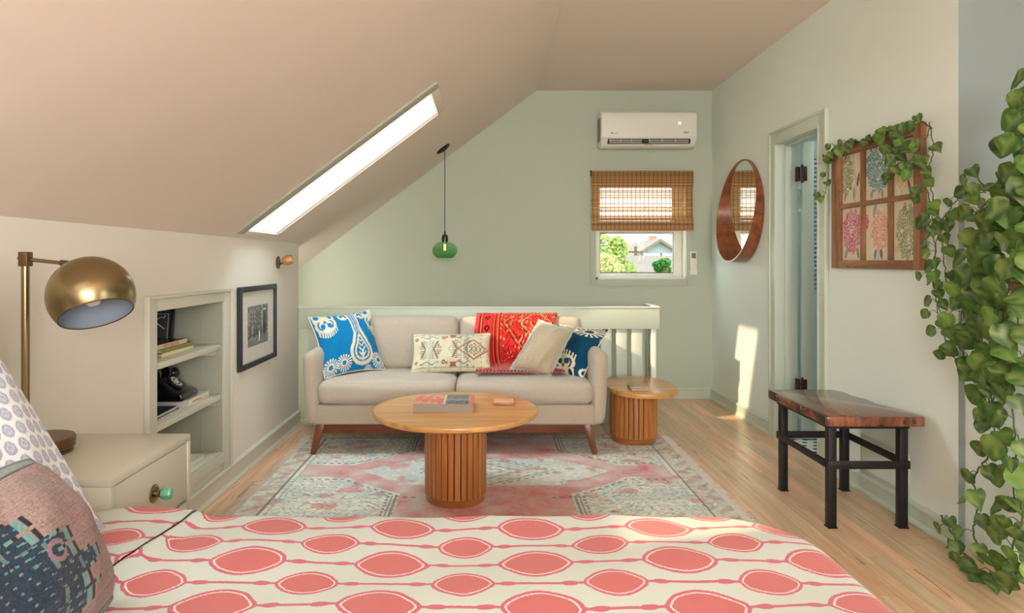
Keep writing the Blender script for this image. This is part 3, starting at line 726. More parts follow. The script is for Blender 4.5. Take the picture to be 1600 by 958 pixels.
def lumb(u, v):
    c = paint(u.shape, C(220, 214, 186)); s = np.abs(v-.5); br = C(158, 112, 88); te = C(104, 128, 116); rd = C(176, 92, 74); dk = C(84, 84, 68)
    put(c, (np.abs(s-.43) < .008), te)
    for c0 in (.22, .62):
        x = u-c0
        for k in range(6): put(c, (np.abs(s-.03-.038*k) < .0075+.004*np.sin(u*60)) & (np.abs(x) < .16-.014*k) & (np.abs(x) > .028), br)
        d = np.abs(x)/.13+s/.20; put(c, (np.abs(np.abs(x)-.055-s*.25) < .010) & (s < .22), te); put(c, np.abs(x) < .013, C(186, 198, 180))
        put(c, (np.abs(s-.33-.03*np.sin(x*48)) < .011) & (np.abs(x) < .12), te)
    put(c, (np.abs(u-.80)/.16+s/.2 < 1) & (np.sin(u*110)*np.sin(s*75) > .25), te)
    put(c, (np.abs((np.abs(u-.78))/.20+s/.25-1) < .06), rd)
    for cu, cs, r, cc in ((.05, .30, .045, br), (.40, .31, .05, br), (.60, .30, .035, rd), (.44, .33, .03, rd), (.70, .26, .03, te), (.70, .39, .022, dk), (.30, .42, .02, te), (.14, .42, .018, br), (.5, .42, .02, te), (.60, .16, .02, rd), (.80, .05, .03, C(206, 134, 96)), (.80, .12, .03, C(206, 134, 96)), (.88, .3, .018, te), (.88, .18, .016, dk), (.96, .08, .014, rd), (.96, .25, .014, te), (.88, .42, .018, rd), (.78, .41, .02, te), (.18, .18, .015, te), (.26, .18, .015, te)):
        put(c, ell(u, s, cu, cs, r*.5, r) < 1, cc); put(c, ell(u, s, cu, cs, r*.2, r*.4) < 1, C(210, 190, 160))
    put(c, (np.abs(s-.20-.035*np.sin(u*50)) < .009) & (u > .66) & (u < .84), te)
    put(c, (np.abs(s-.36) < .05) & (np.abs(u-.52) < .06-(.1-np.abs(s-.36))*.3), br)
    return c
pillow('lumbar_pillow', 'small oblong cream pillow with brown and teal suzani figures in the middle of the sofa', px(642, 583, 4.36), px(767, 581, 4.40), px(645, 522, 4.50), px(766, 521, 4.55), .15, lumb, M_cover, n=190, nv=100, pinch=.03)
pillow('velvet_pillow', 'plain beige velvet pillow with pale aqua frayed edge, in front of the dark ikat pillow', px(797, 576, 4.34), px(858, 592, 4.24), px(842, 501, 4.48), px(898, 513, 4.36), .18, lambda u, v: paint(u.shape, C(190, 176, 150)), M_velvet, M_aqua, .005, n=60, flange=(.014, M_aqua))
def ikat2(u, v): return ikat(v, 1-u*1.02, C(8, 92, 130))
def ikat3(u, v): return ikat(.0+u*.43, 1-v, C(6, 68, 100))
pillow('ikat_pillow', 'dark teal blue ikat pillow leaning against the right arm of the sofa', px(868, 588, 4.40), px(908, 596, 4.24), px(868, 506, 4.62), px(953, 514, 4.44), .15, ikat3, M_cover, M_cream, n=150)
def block(u, v):
    c = paint(u.shape, C(236, 236, 238)); x = u*15; y = v*20; r = np.floor(y); x = x+(r % 2)*.5; fx = x-np.floor(x)-.5; fy = y-r-.5
    d = (np.abs(fx)/(.40-.10*fy))**1.7+(np.abs(fy)/.45)**1.9 < 1
    lav = C(168, 172, 192); put(c, d, lav); ring = d & ((np.abs(np.hypot(fx, fy)-.20) < .035) | ((np.abs(fx) < .03) & (fy > .1))); put(c, ring, C(206, 206, 214)); put(c, (np.hypot(fx, fy+.05) < .06), C(206, 206, 214))
    return c
pillow('bed_pillow', 'large white pillow block-printed with lavender leaves behind the kilim pillow', (-.86, .86, .612), tuple(px(165, 830, 1.46)), (-1.25, .86, 1.15), tuple(px(-95, 425, 1.50)), .22, block, fabric('printed_pillow_cotton', attr='Col', weave=600, var=.06, bst=.2), n=260, nv=320, face=(1, -.3, .3), pinch=.02)
def kil(u, v):
    c = paint(u.shape, C(140, 120, 110)); n1 = np.sin(u*13+2*np.sin(v*7))*np.sin(v*11+1); t = (n1*.5+.5)[..., None]
    c = c*(1-t*.5)+np.array(C(150, 110, 110))*t*.5
    rr = np.random.rand(*u.shape); rowz = np.repeat(np.random.rand(1, u.shape[1]), u.shape[0], 0); c *= (.65+.45*rr+.25*rowz)[..., None]
    st = np.floor((v)*7)/7; lim = .71-.055*np.round(np.abs(v-.36)/.085)*1.0+.03*np.sign(np.sin(v*37))
    m_ = u < lim; put(c, m_, C(38, 52, 66)); c[m_] *= (.6+.8*rr[m_])[:, None]
    put(c, (np.abs(u-lim) < .012), C(104, 140, 134)); put(c, (np.abs(u-lim-.024) < .008), C(40, 36, 44))
    put(c, m_ & (np.abs(((v*24+u*3) % 1)-.5) < .13) & (np.sin(u*170+np.floor(v*24)*2.2) > .55) & ((v < .25) | (np.abs(v-.62) < .09)), C(84, 138, 140)); put(c, m_ & (np.abs(((v*24+u*3) % 1)-.5) < .12) & (np.sin(u*130+np.floor(v*24)*1.3) > .8), C(120, 124, 116)); put(c, m_ & (np.abs(u-lim+.10) < .008), C(92, 116, 112)); put(c, m_ & (ell(u, v, .56, .5, .04, .06) < 1) & (ell(u, v, .56, .5, .025, .035) > 1), C(140, 108, 116))
    e = np.minimum(np.minimum(u, 1-u), np.minimum(v, 1-v)); put(c, (np.abs(e-.055) < .006), C(60, 62, 60)); put(c, (np.abs(e-.035) < .008), C(120, 130, 118))
    put(c, (e < .02) & (np.sin(u*150+v*150) > 0), C(60, 130, 136))
    return c
pillow('kilim_pillow', 'dark mauve and navy woven kilim pillow lying in the bottom left corner', (-.63, .66, .618), tuple(px(190, 935, 1.19)), (-.76, .66, .83), tuple(px(52, 700, 1.10)), .22, kil, M_kilim, n=260, face=(1, -.2, .3), pinch=-.01, rd=.09, pipe=fabric('teal_grey_edging', C(96, 112, 108)))

# ---- nightstand -----------------------------------------------------------------
nsX0, nsX1, nsY0, nsY1, nsZ = -1.375, -.93, 1.645, 2.085, .66
ns = thing('nightstand', 'pale putty lacquered nightstand with green glass drawer knob beside the bed', 'nightstand', ((nsX0+nsX1)/2, (nsY0+nsY1)/2, 0))
mb = MB().box(nsX0, nsX1, nsY0, nsY1, nsZ-.02, nsZ); mb.build('top', M_lino, ns, bevel=.002)
MB().box(nsX0, nsX1, nsY0, nsY0+.018, .12, nsZ-.02).build('side_panel', M_lino, ns, bevel=.001)
MB().box(nsX0, nsX1, nsY1-.018, nsY1, .12, nsZ-.02).build('side_panel', M_lino, ns, bevel=.001)
MB().box(nsX0, nsX1, nsY0+.018, nsY1-.018, .12, .14).build('bottom_panel', M_lino, ns)
MB().box(nsX0, nsX1-.022, nsY0+.018, nsY1-.018, .14, nsZ-.02).build('carcass', M_blackmat, ns)
for z0, z1 in ((.463, .637), (.283, .456), (.143, .276)):
    d = MB().box(nsX1-.02, nsX1-.003, nsY0+.021, nsY1-.021, z0, z1).build('drawer', M_lino, ns, bevel=.0015)
    zc = (z0+z1)/2+.0; yc = (nsY0+nsY1)/2-.005
    k_ = MB().lathe([(0, 0), (.024, 0), (.026, .002), (.022, .005), (.010, .006), (.009, .018), (.013, .022), (0, .024)], 24, (nsX1-.003, yc, zc), axis=(1, 0, 0)).build('knob_plate', M_brass, d, smooth=True); k_['label'] = 'round brass knob plate'
    k_ = MB().lathe([(.009, .020), (.015, .024), (.018, .034), (.0165, .046), (.013, .05), (0, .052)], 8, (nsX1-.003, yc, zc), axis=(1, 0, 0)).build('knob', None or mat('green_glass_knob', C(110, 190, 150), .08, 0, .1, 60, coat=.5), d)
    k_['label'] = 'faceted green glass knob'
for x_, y_ in ((nsX0+.03, nsY0+.03), (nsX1-.03, nsY0+.03), (nsX0+.03, nsY1-.03), (nsX1-.03, nsY1-.03)): MB().box(x_-.02, x_+.02, y_-.02, y_+.02, 0, .12).build('leg', M_lino, ns)

# ---- brass lamp -----------------------------------------------------------------
lp = thing('table_lamp', 'antique brass swing-arm lamp with a globe shade standing on the nightstand', 'lamp', (-1.262, 1.872, nsZ))
bcx, bcy = -1.262, 1.872
MB().lathe([(0, 0), (.084, 0), (.084, .007), (.080, .009), (.080, .012), (.089, .016), (.090, .040), (.087, .044), (0, .045)], 40, (bcx, bcy, nsZ)).build('base', M_brassdk, lp, smooth=True)
pxx = -1.300
MB().tube([(pxx, 1.872, nsZ+.04), (pxx, 1.872, 1.222)], .0105, 16).build('pole', M_brass, lp, smooth=True)
MB().box(pxx-.013, pxx+.013, 1.859, 1.885, 1.185, 1.226).build('pole_bracket', M_brassdk, lp, bevel=.002)
MB().tube([(pxx-.022, 1.876, 1.208), (pxx+.14, 1.845, 1.192)], .0055, 12).build('arm', M_brass, lp, smooth=True)
MB().tube([(pxx+.115, 1.850, 1.195), (pxx+.165, 1.84, 1.190)], .0085, 12).build('arm_joint', M_brassdk, lp, smooth=True)
sc_ = Vector((-1.071, 1.80, 1.106)); ax_ = Vector((.40, -.28, -.87)).normalized(); R = .107
prof = []; cut = .52
a0 = math.acos(cut)  # opening angle
for i in range(25):
    a = a0+(PI-a0)*i/24; prof.append((R*math.sin(a), R*math.cos(a)))
sh = MB().lathe(prof, 48, sc_, axis=ax_, cap=False).build('shade', M_brass, lp, smooth=True)
prof2 = [(r*.975, z*.975+.0012) for r, z in prof]
MB().lathe(prof2, 48, sc_, axis=ax_, cap=False).build('shade_lining', M_bluegrey, sh, smooth=True)
rr = R*math.sin(a0); e1 = ax_.orthogonal().normalized(); e2 = ax_.cross(e1)
MB().tube([sc_+ax_*R*cut+(e1*math.cos(t*PI/20)+e2*math.sin(t*PI/20))*rr*.988 for t in range(40)], .0018, 6, closed=True).build('shade_rim', M_brassdk, sh, smooth=True)
MB().lathe([(0, -.03), (.016, -.03), (.016, .01), (.03, .03), (.03, .06), (.015, .08), (0, .082)], 20, sc_-ax_*.055, axis=ax_).build('bulb', M_white, sh, smooth=True)
MB().tube([(pxx+.16, 1.841, 1.19), sc_-ax_*R*.98], .006, 10).build('shade_knuckle', M_brassdk, lp, smooth=True)

# ---- books ------------------------------------------------------------------
def pmat(name, c, rough=.5): return mat(name, c, rough, var=.04, vs=20)
def book(name, label, M, w, l, h, cover, spine=None, group=None, cat='book', loc=None):
    """M places the local frame: x width (spine at +x), y length, z up"""
    root = thing(name, label, cat, tuple(M @ Vector((0, 0, 0))), group)
    ct = .0022
    MB(M).box(-w/2, w/2-.004, -l/2+.003, l/2-.003, ct, h-ct).build('pages', M_paper, root)
    MB(M).box(-w/2-.002, w/2, -l/2, l/2, 0, ct).box(-w/2-.002, w/2, -l/2, l/2, h-ct, h).build('cover', cover, root)
    MB(M).box(w/2-.003, w/2+.001, -l/2, l/2, 0, h).build('spine', spine or cover, root, bevel=.0008)
    return root
def TR(x, y, z, a=0): return Matrix.Translation((x, y, z)) @ Matrix.Rotation(a, 4, 'Z')
shz = .7685
m_creamb = pmat('cream_book_cloth', C(222, 206, 168)); m_olive = pmat('olive_book_cloth', C(140, 142, 72)); m_redb = pmat('maroon_board', C(110, 50, 40)); m_dkjack = pmat('black_jacket', C(34, 36, 34), .25)
book('book', 'cream-spined book at the bottom of the stack on the top niche shelf', TR(-1.575, 3.13, shz, 0), .24, .32, .0165, m_redb, pmat('ivory_cloth', C(232, 222, 176)), 'books stacked on the top niche shelf')
book('book', 'olive green book in the middle of the stack on the top niche shelf', TR(-1.573, 3.125, shz+.0168, .01), .235, .315, .0185, m_redb, m_olive, 'books stacked on the top niche shelf')
bk = book('book', 'black-jacketed city guide book on top of the stack, red letters on its cream spine', TR(-1.58, 3.09, shz+.0356, -.02), .235, .285, .021, m_dkjack, m_creamb, 'books stacked on the top niche shelf')
text_obj('spine_lettering', 'NEW ORLEANS', .021, TR(-1.58, 3.09, shz+.0356, -.02) @ frame_M((.235/2+.0012, -.01, .0105), (0, 1, 0), (0, 0, 1)), pmat('red_print', C(190, 80, 60)), bk)
# framed drawing leaning in the niche
fa = thing('picture_frame', 'black framed chalk drawing standing on the top niche shelf behind the books', 'picture', (-1.67, 3.36, shz))
Mx = Matrix.Translation((-1.665, 3.335, shz+.001)) @ Matrix.Rotation(math.radians(9), 4, 'X').inverted() @ Matrix.Rotation(math.radians(10), 4, 'Z')
for a in ((-.08, -.062, 0, .20), (.062, .08, 0, .20), (-.062, .062, 0, .018), (-.062, .062, .182, .20)): MB(Mx).box(a[0], a[1], -.008, .008, a[2], a[3]).build('frame_bar', M_blackmat, fa, bevel=.001)
MB(Mx).box(-.062, .062, 0, .006, .018, .182).build('picture', pmat('slate_picture', C(62, 66, 68)), fa)
mb = MB(Mx)
for a in ((-.052, .052, .165, .167), (-.052, .052, .03, .032), (-.052, -.050, .03, .167), (.050, .052, .03, .167)): mb.box(a[0], a[1], -.0015, 0, a[2], a[3])
mb.tube([(-.03, -.001, .12), (0, -.001, .14), (.02, -.001, .15), (.034, -.001, .145)], .0022, 5).tube([(-.02, -.001, .13), (.01, -.001, .11), (.035, -.001, .09)], .003, 5).lathe([(0, 0), (.004, 0), (.004, .001)], 8, (.035, -.001, .155), axis=(0, -1, 0))
mb.build('chalk_lines', M_cream, fa)
# shelf two: white book, magazine, telephone
s2 = .5055
b2 = book('book', 'thick white book lying under the black telephone', TR(-1.555, 3.295, s2, .0), .25, .235, .030, pmat('white_jacket', C(222, 218, 200)), None)
mb = MB(TR(-1.555, 3.295, s2))
for k in range(11): mb.box(.1258, .1264, -.075+k*.0095, -.075+k*.0095+.0065, .010, .010+(.008 if k % 3 else .005))
o = mb.build('spine_print', pmat('red_ink', C(196, 96, 74)), b2); o['kind'] = 'stuff'
m_mag = mat('navy_magazine_cover', C(52, 62, 84), .25, var=.5, vs=30)
mg = book('magazine', 'navy-covered magazine on the middle niche shelf left of the telephone', TR(-1.54, 2.95, s2, .04), .23, .29, .011, m_mag, M_paper, cat='magazine')
MB(TR(-1.54, 2.95, s2+.0111, .04)).box(-.08, .10, -.14, .14, 0, .009).build('second_issue', M_paper, mg)
MB(TR(-1.54, 2.95, s2+.0202, .04)).box(-.082, .102, -.142, .142, 0, .001).build('second_cover', m_mag, mg)
mb = MB(TR(-1.54, 2.95, s2+.0111, .04))
for k in range(14): 
    y_ = -.12+k*.018
    if k not in (4, 9): mb.box(.1145, .116, y_, y_+.012, -.007, -.003)
o = mb.build('spine_print', M_blackmat, mg); o['kind'] = 'stuff'
book('book', 'white book lying on the bottom niche shelf beside the nightstand', TR(-1.52, 3.20, .2085, 0), .20, .26, .026, pmat('offwhite_jacket', C(226, 222, 206)))
# telephone
ph = thing('telephone', 'black vintage rotary telephone on the middle niche shelf', 'telephone', (-1.55, 3.22, s2+.03))
Mp = TR(-1.545, 3.215, s2+.031, math.radians(0))
prof = [(-.11, 0), (.105, 0), (.112, .012), (.105, .034), (.06, .048), (.005, .098), (-.03, .112), (-.07, .108), (-.10, .06), (-.115, .02)]
mb = MB(Mp); n_ = len(prof)
vs = []
for yy, sc in ((-.085, .93), (-.078, 1.), (.078, 1.), (.085, .93)):
    for a, b_ in prof: vs.append((a*sc, yy, b_*sc if b_ > .04 else b_))
fs = [tuple(range(n_))[::-1], tuple(range(3*n_, 4*n_))]+[(k*n_+i, k*n_+(i+1) % n_, (k+1)*n_+(i+1) % n_, (k+1)*n_+i) for k in range(3) for i in range(n_)]
mb.add(vs, fs).build('body', M_black, ph, bevel=.006, seg=2)
dn = Vector((.05, 0, .055)).normalized(); dc = Vector((.038, 0, .078))
dial = MB(Mp).lathe([(0, -.004), (.040, -.004), (.040, .004), (.034, .006), (0, .006)], 32, dc, axis=dn).build('dial', M_blackmat, ph, smooth=True)
mb = MB(Mp); t1 = Vector((0, 1, 0)); t2 = dn.cross(t1)
for k in range(10):
    a = k*2*PI/11.5+.5; mb.lathe([(0, 0), (.0058, 0), (.0058, .0012), (0, .0013)], 10, dc+dn*.006+(t1*math.cos(a)+t2*math.sin(a))*.026, axis=dn)
mb.build('finger_holes', M_cream, dial)
MB(Mp).lathe([(0, 0), (.014, 0), (.014, .0015), (0, .002)], 20, dc+dn*.006, axis=dn).build('dial_centre', M_paper, dial)
pts = [(-.035, y_, .128+.028*(1-(y_/.1)**2)) for y_ in [-.10+.02*i for i in range(11)]]
hs = MB(Mp).tube(pts, [.013+.003*abs(y_)/.1 for y_ in [-.10+.02*i for i in range(11)]], 12).build('handset', M_black, ph, smooth=True)
for sg in (-1, 1):
    MB(Mp).lathe([(0, -.026), (.026, -.026), (.030, -.018), (.030, .0), (.022, .012), (.012, .02), (0, .02)], 24, (-.03, sg*.112, .112), axis=(-.25, -sg*.35, 1)).build('earpiece', M_black, hs, smooth=True)
for sy_ in (-1, 1): MB(Mp).box(-.055, -.010, sy_*.05-.008, sy_*.05+.008, .10, .135).build('cradle_prong', M_black, ph, bevel=.003)
cp = [(-.03, -.12, .10), (-.02, -.150, .06), (.0, -.158, .01), (.02, -.165, -.018), (.05, -.19, -.0225), (.03, -.235, -.0225), (-.03, -.24, -.02), (-.10, -.2, -.018)]
# small resampled coil
def resample(P, n):
    P = [Vector(p) for p in P]; out = []
    for i in range(n):
        t = i/(n-1)*(len(P)-1); k = min(int(t), len(P)-2); f = t-k
        p0 = P[max(k-1, 0)]; p1 = P[k]; p2 = P[k+1]; p3 = P[min(k+2, len(P)-1)]
        out.append(.5*((2*p1)+(p2-p0)*f+(2*p0-5*p1+4*p2-p3)*f*f+(3*p1-p0-3*p2+p3)*f**3))
    return out
cc = resample(cp, 160); cc = [Vector((p.x, p.y, p.z)) for p in cc]; 
MB(Mp).tube(cc, [.0062+.0016*math.sin(i*2.2) for i in range(160)], 7).build('coiled_cord', M_blackmat, ph, smooth=True)

# ---- framed photograph on knee wall ---------------------------------------------
pf = thing('picture_frame', 'charcoal framed black-and-white street photograph on the low left wall', 'picture', (XL, 4.0, .58))
y0, y1, z0, z1 = 3.685, 4.315, .583, 1.053; ft = .030
for a in ((y0, y0+ft, z0, z1), (y1-ft, y1, z0, z1), (y0+ft, y1-ft, z0, z0+ft), (y0+ft, y1-ft, z1-ft, z1)):
    MB().box(XL+.002, XL+.024, *a).build('frame_bar', M_frame, pf, bevel=.0015)
MB().box(XL+.002, XL+.010, y0+ft, y1-ft, z0+ft, z1-ft).build('mat_board', pmat('white_mat_board', C(222, 216, 204), .8), pf)
yy, zz = np.meshgrid(np.linspace(3.825, 4.175, 120), np.linspace(.70, .935, 90), indexing='ij')
U, V_ = (yy-3.825)/.35, (zz-.70)/.235
g = .30+.16*np.sin(U*31+4*np.sin(V_*9))*np.sin(V_*27+3*np.sin(U*13))+.22*(np.random.rand(*U.shape)-.5)+.12*(1-V_)
g[(U > .72) & (U < .92) & (V_ > .25) & (V_ < .95)] *= .45; g[(np.abs(U-.70) < .02) & (V_ > .2)] = .6; g[(U > .74) & (U < .9) & (np.abs(V_-.88) < .03)] = .7
g[(V_ < .14)] = .35+.1*np.random.rand(*g[(V_ < .14)].shape)
for cu, cv, rv, b_ in ((.12, .38, .16, .1), (.22, .42, .14, .55), (.30, .33, .15, .08), (.44, .36, .13, .2), (.56, .22, .12, .9), (.54, .13, .06, .75), (.66, .32, .12, .12), (.82, .35, .15, .1)):
    g[ell(U, V_, cu, cv, .03, rv) < 1] = b_
g = np.clip(g, .02, .9)**1.6
grid_mesh('photograph', np.stack([yy*0+XL+.0115, yy, zz], -1), None, M_attr, colors=np.repeat(g[..., None], 3, -1), parent=pf)
MB().box(XL+.013, XL+.0145, y0+ft, y1-ft, z0+ft, z1-ft).build('glazing', M_picglass, pf)
# small copper spot
sp = thing('wall_spotlight', 'small copper barrel wall light near the end of the low left wall', 'lamp', (XL, 4.41, 1.2))
MB().lathe([(0, 0), (.042, 0), (.042, .005), (0, .006)], 24, (XL, 4.41, 1.19), axis=(1, 0, 0)).build('wall_plate', M_brassdk, sp, smooth=True)
MB().tube([(XL+.005, 4.41, 1.18), (XL+.03, 4.41, 1.185)], .007, 8).build('swivel', M_brassdk, sp, smooth=True)
d_ = Vector((1, .12, .22)).normalized()
MB().lathe([(0, -.032), (.022, -.032), (.030, -.022), (.032, .0), (.032, .032), (.029, .033), (.028, .02), (0, .018)], 28, (XL+.062, 4.415, 1.205), axis=d_).build('barrel', M_copper, sp, smooth=True)

# ---- sofa ----------------------------------------------------------------------
sf = thing('sofa', 'two-seat taupe linen sofa with splayed walnut legs in front of the railing', 'sofa', (-.205, 4.45, 0))
SX0, SX1 = -1.145, .745; AX0, AX1 = -1.055, .655; FY, BYk = 4.09, 4.83
for sg, nm in ((-1, 'arm'), (1, 'arm')):
    xc = (SX0+AX0)/2 if sg < 0 else (SX1+AX1)/2
    def tp(q, sg=sg):
        t = (q.z+.22)/.44   # 0 bottom .. 1 top
        q.x += sg*(-.022*max(0, 1-t)**1.8)
        q.z += -.02*(1 if q.y < -.3 else 0)*0 + .012*(q.y/.36)*0
        return q
    mb = MB(); softbox(mb, (xc, (FY+BYk)/2, .188+.224), (.0475, (BYk-FY)/2, .224), .043, 14, (.006, .006, .006), taper=tp); mb.build('arm', M_linen, sf, smooth=True)
MB().box(AX0-.02, AX1+.02, FY+.012, BYk-.05, .19, .312).build('seat_base', M_linen, sf, bevel=.012, seg=3)
mb = MB(); softbox(mb, (-.2, 4.765, .49), (.87, .06, .29), .04, 12); mb.build('back_frame', M_linen, sf, smooth=True)
for x0, x1 in ((AX0+.004, -.203), (-.197, AX1-.004)):
    mb = MB(); c0 = Vector(((x0+x1)/2, 4.36, .385)); hh = Vector(((x1-x0)/2, .272, .070)); softbox(mb, c0, hh, .045, 16, (.006, .012, .020)); s_ = mb.build('seat_cushion', M_lincush, sf, smooth=True)
    for dz in (.028, -.03):
        e = [Vector((c0.x+sx_*(hh.x-.03+.006), FY+.014, c0.z+dz+.0)) for sx_ in (-1, 1)]
for x0, x1 in ((AX0+.004, -.206), (-.190, AX1-.004)):
    rotm = Matrix.Rotation(math.radians(-7), 3, 'X')
    mb = MB(); softbox(mb, ((x0+x1)/2, 4.655, .628), ((x1-x0)/2, .058, .182), .04, 16, (.004, .025, .006), rot=rotm); mb.build('back_cushion', M_lincush, sf, smooth=True)
MB().box(-1.02, .62, FY+.035, FY+.06, .135, .19).build('front_rail', M_walnutx, sf, bevel=.003)
MB().box(-1.02, .62, BYk-.09, BYk-.065, .135, .19).build('back_rail', M_walnutx, sf, bevel=.003)
for sx_, xx in ((-1, -1.035), (1, .62)):
    for yy_, dy in ((FY+.05, -.02), (BYk-.08, .0)):
        MB().beam((xx, yy_, .19), (xx+sx_*.045, yy_+dy, .0062), .052, .045, (0, 1, 0), .032, .030).build('leg', M_walnut, sf, bevel=.003)
# ---- throw ----------------------------------------------------------------------
def throwc(u, v):
    # u across, v along (0 front end on seat .. 1 over back)
    red = C(206, 46, 44); c = paint(u.shape, red); dk = C(60, 22, 26); org = C(226, 110, 60); cr = C(228, 178, 120)
    pk = C(222, 70, 88)
    put(c, u < .04, pk)
    for a, cc_ in ((.055, dk), (.075, org), (.09, dk), (.215, dk), (.235, org), (.25, dk), (.285, org), (.30, dk)): put(c, np.abs(u-a) < .006, cc_)
    x = (u-.15); ph_ = (v*9) % 1-.5
    put(c, (np.abs(x) < .045) & (np.abs(np.abs(x)-.028*np.cos(ph_*2*PI)) < .009), dk); put(c, (np.hypot(x, ph_*.11) < .020), dk); put(c, (np.hypot(x, (ph_)*.11) < .010), red)
    inn = u > .32
    X = (u-.75)/.42; Y = (v-.66)/.36; d = np.abs(X)+np.abs(Y)
    for k, cc_ in ((1.0, dk), (.94, org), (.88, dk), (.50, dk), (.46, cr)): put(c, inn & (np.abs(d-k) < .022), cc_)
    pa = np.sin(u*62+3*np.sin(v*31))*np.sin(v*58+3*np.sin(u*37)); put(c, inn & (np.abs(pa) < .10) & (np.abs(d-.93) > .1), dk); put(c, inn & (pa > .78), cr)
    put(c, inn & (np.abs(pa-.45) < .06) & (d < .86), org)
    fade = np.clip((.30-v)/.12, 0, 1)[..., None]*.5; c = c*(1-fade)+np.array(C(224, 120, 112))*fade
    put(c, (v < .05) & (np.sin(u*160) > -.1), dk); put(c, (v < .012), C(214, 100, 96))
    return c
path = resample([(4.125+.0, .470), (4.16, .476), (4.28, .482), (4.42, .484), (4.52, .487), (4.565, .498), (4.572, .53), (4.58, .62), (4.60, .72), (4.625, .79), (4.66, .822), (4.70, .826), (4.74, .80), (4.76, .74)] if False else
                [(4.13, .472, 0), (4.24, .482, 0), (4.40, .486, 0), (4.52, .489, 0), (4.568, .502, 0), (4.572, .54, 0), (4.572, .62, 0), (4.584, .72, 0), (4.612, .79, 0), (4.65, .824, 0), (4.70, .826, 0), (4.735, .80, 0)], 120)
PT = np.array([(p.x, p.y) for p in path]); nu = 150
uu = np.linspace(0, 1, nu)
P = np.zeros((nu, 120, 3))
for j in range(120):
    t = j/119; x0 = -.085+.01*math.sin(t*9); x1 = .485-.03*t*0+.015*math.sin(t*7)
    wob = .0022*np.sin(uu*22+t*9)+.0015*np.sin(uu*41-t*13)
    P[:, j, 0] = x0+(x1-x0)*uu; P[:, j, 1] = PT[j, 0]-.012-np.abs(wob)*(1 if t > .35 else 0); P[:, j, 2] = PT[j, 1]+.006+np.abs(wob)
# start the visible front end a little behind the cushion edge
P[:, :, 1] = np.where(P[:, :, 1] < 4.24, 4.24+(P[:, :, 1]-4.24)*.0+.0, P[:, :, 1]) if False else P[:, :, 1]
jj = np.searchsorted(PT[:, 0], 4.25)
P = P[:, jj:]
Uc, Vc = np.meshgrid(uu, np.linspace(0, 1, P.shape[1]), indexing='ij')
th = thing('throw_blanket', 'red embroidered throw draped over the right back cushion of the sofa', 'blanket', (.2, 4.5, .49))
grid_mesh('cloth', P, None, M_cover, colors=throwc(Uc, Vc), parent=th)
mb = MB()
for k in range(70):
    x_ = -.08+.56*k/69+random.uniform(-.002, .002); mb.tube([(x_, P[0, 0, 1], P[0, 0, 2]), (x_+random.uniform(-.004, .004), P[0, 0, 1]-.02, P[0, 0, 2]-.001), (x_+random.uniform(-.01, .01), P[0, 0, 1]-.038, P[0, 0, 2]-.004)], .0013, 4)
o = mb.build('fringe', fabric('dark_red_fringe', C(110, 30, 40)), th); o['kind'] = 'stuff'

# ---- tables -----------------------------------------------------------------
def column(root, cx, cy, z1, R=.155, n=30):
    MB().lathe([(R-.012, .05), (R-.012, z1)], 40, (cx, cy, 0)).build('column_core', M_slatcore, root, smooth=True)
    MB().lathe([(0, .006), (R-.012, .006), (R-.008, .010), (R-.008, .05), (0, .05)], 48, (cx, cy, 0)).build('plinth', M_plinth, root, smooth=True)
    w_ = 2*PI*R/n*.80; me = None
    for k in range(n):
        a = 2*PI*k/n
        if me is None:
            o = MB(Matrix.Translation(ORG[root.name])).prism([(R-.016, -w_/2), (R-.016, w_/2), (R-.002, w_/2), (R, w_/2-.002), (R, -w_/2+.002), (R-.002, -w_/2)], .045, z1).build('slat', M_slat, root)
            me = o.data
        else:
            o = bpy.data.objects.new('slat', me); COL.objects.link(o); o.parent = root
        o.location = (cx-root.location.x, cy-root.location.y, -root.location.z); o.rotation_euler = (0, 0, a)
ct = thing('coffee_table', 'round oak coffee table on a fluted column in front of the sofa', 'table', (-.161, 3.352, .006))
MB().lathe([(0, .432), (.400, .432), (.410, .438), (.4125, .446), (.4125, .456), (.409, .4605), (0, .461)], 96, (-.161, 3.352, 0)).build('tabletop', M_oak, ct, smooth=True)
column(ct, -.161, 3.352, .432)
st = thing('side_table', 'low oval-topped oak side table on a fluted column beside the right sofa arm', 'table', (.975, 4.45, .006))
poly = []
for k in range(72):
    a = 2*PI*k/72; c_, s_ = math.cos(a), math.sin(a); e_ = 2/2.4
    poly.append((1.008+.228*math.copysign(abs(c_)**e_, c_), 4.41+.33*math.copysign(abs(s_)**e_, s_)))
MB().prism(poly, .352, .381).build('tabletop', M_oak, st, bevel=.004)
column(st, .975, 4.45, .352)
# coffee table book and coaster box
m_pinkj = mat('coral_photo_jacket', C(200, 122, 104), .3, var=.3, vs=22); 
Mb = TR(-.216, 3.352, .4615, 0)
cb_ = thing('coffee_table_book', 'large pink and teal art book lying on the coffee table', 'book', (-.216, 3.352, .4615))
MB(Mb).box(-.146, .143, -.108, .108, .003, .039).build('pages', pmat('grey_page_edges', C(150, 146, 132), .8), cb_)
MB(Mb).box(-.148, .146, -.111, .111, 0, .003).build('back_cover', m_pinkj, cb_)
cv = MB(Mb).box(-.148, .146, -.111, .111, .039, .042).build('front_cover', m_pinkj, cb_)
MB(Mb).box(.142, .147, -.111, .111, 0, .042).build('spine', m_pinkj, cb_, bevel=.001)
mb = MB(Mb)
uu, vv = np.meshgrid(np.linspace(0, 1, 120), np.linspace(0, 1, 80), indexing='ij')
c = paint(uu.shape, C(218, 146, 122)); nz = np.sin(uu*19+3*np.sin(vv*11))*np.sin(vv*17+2*np.sin(uu*23))
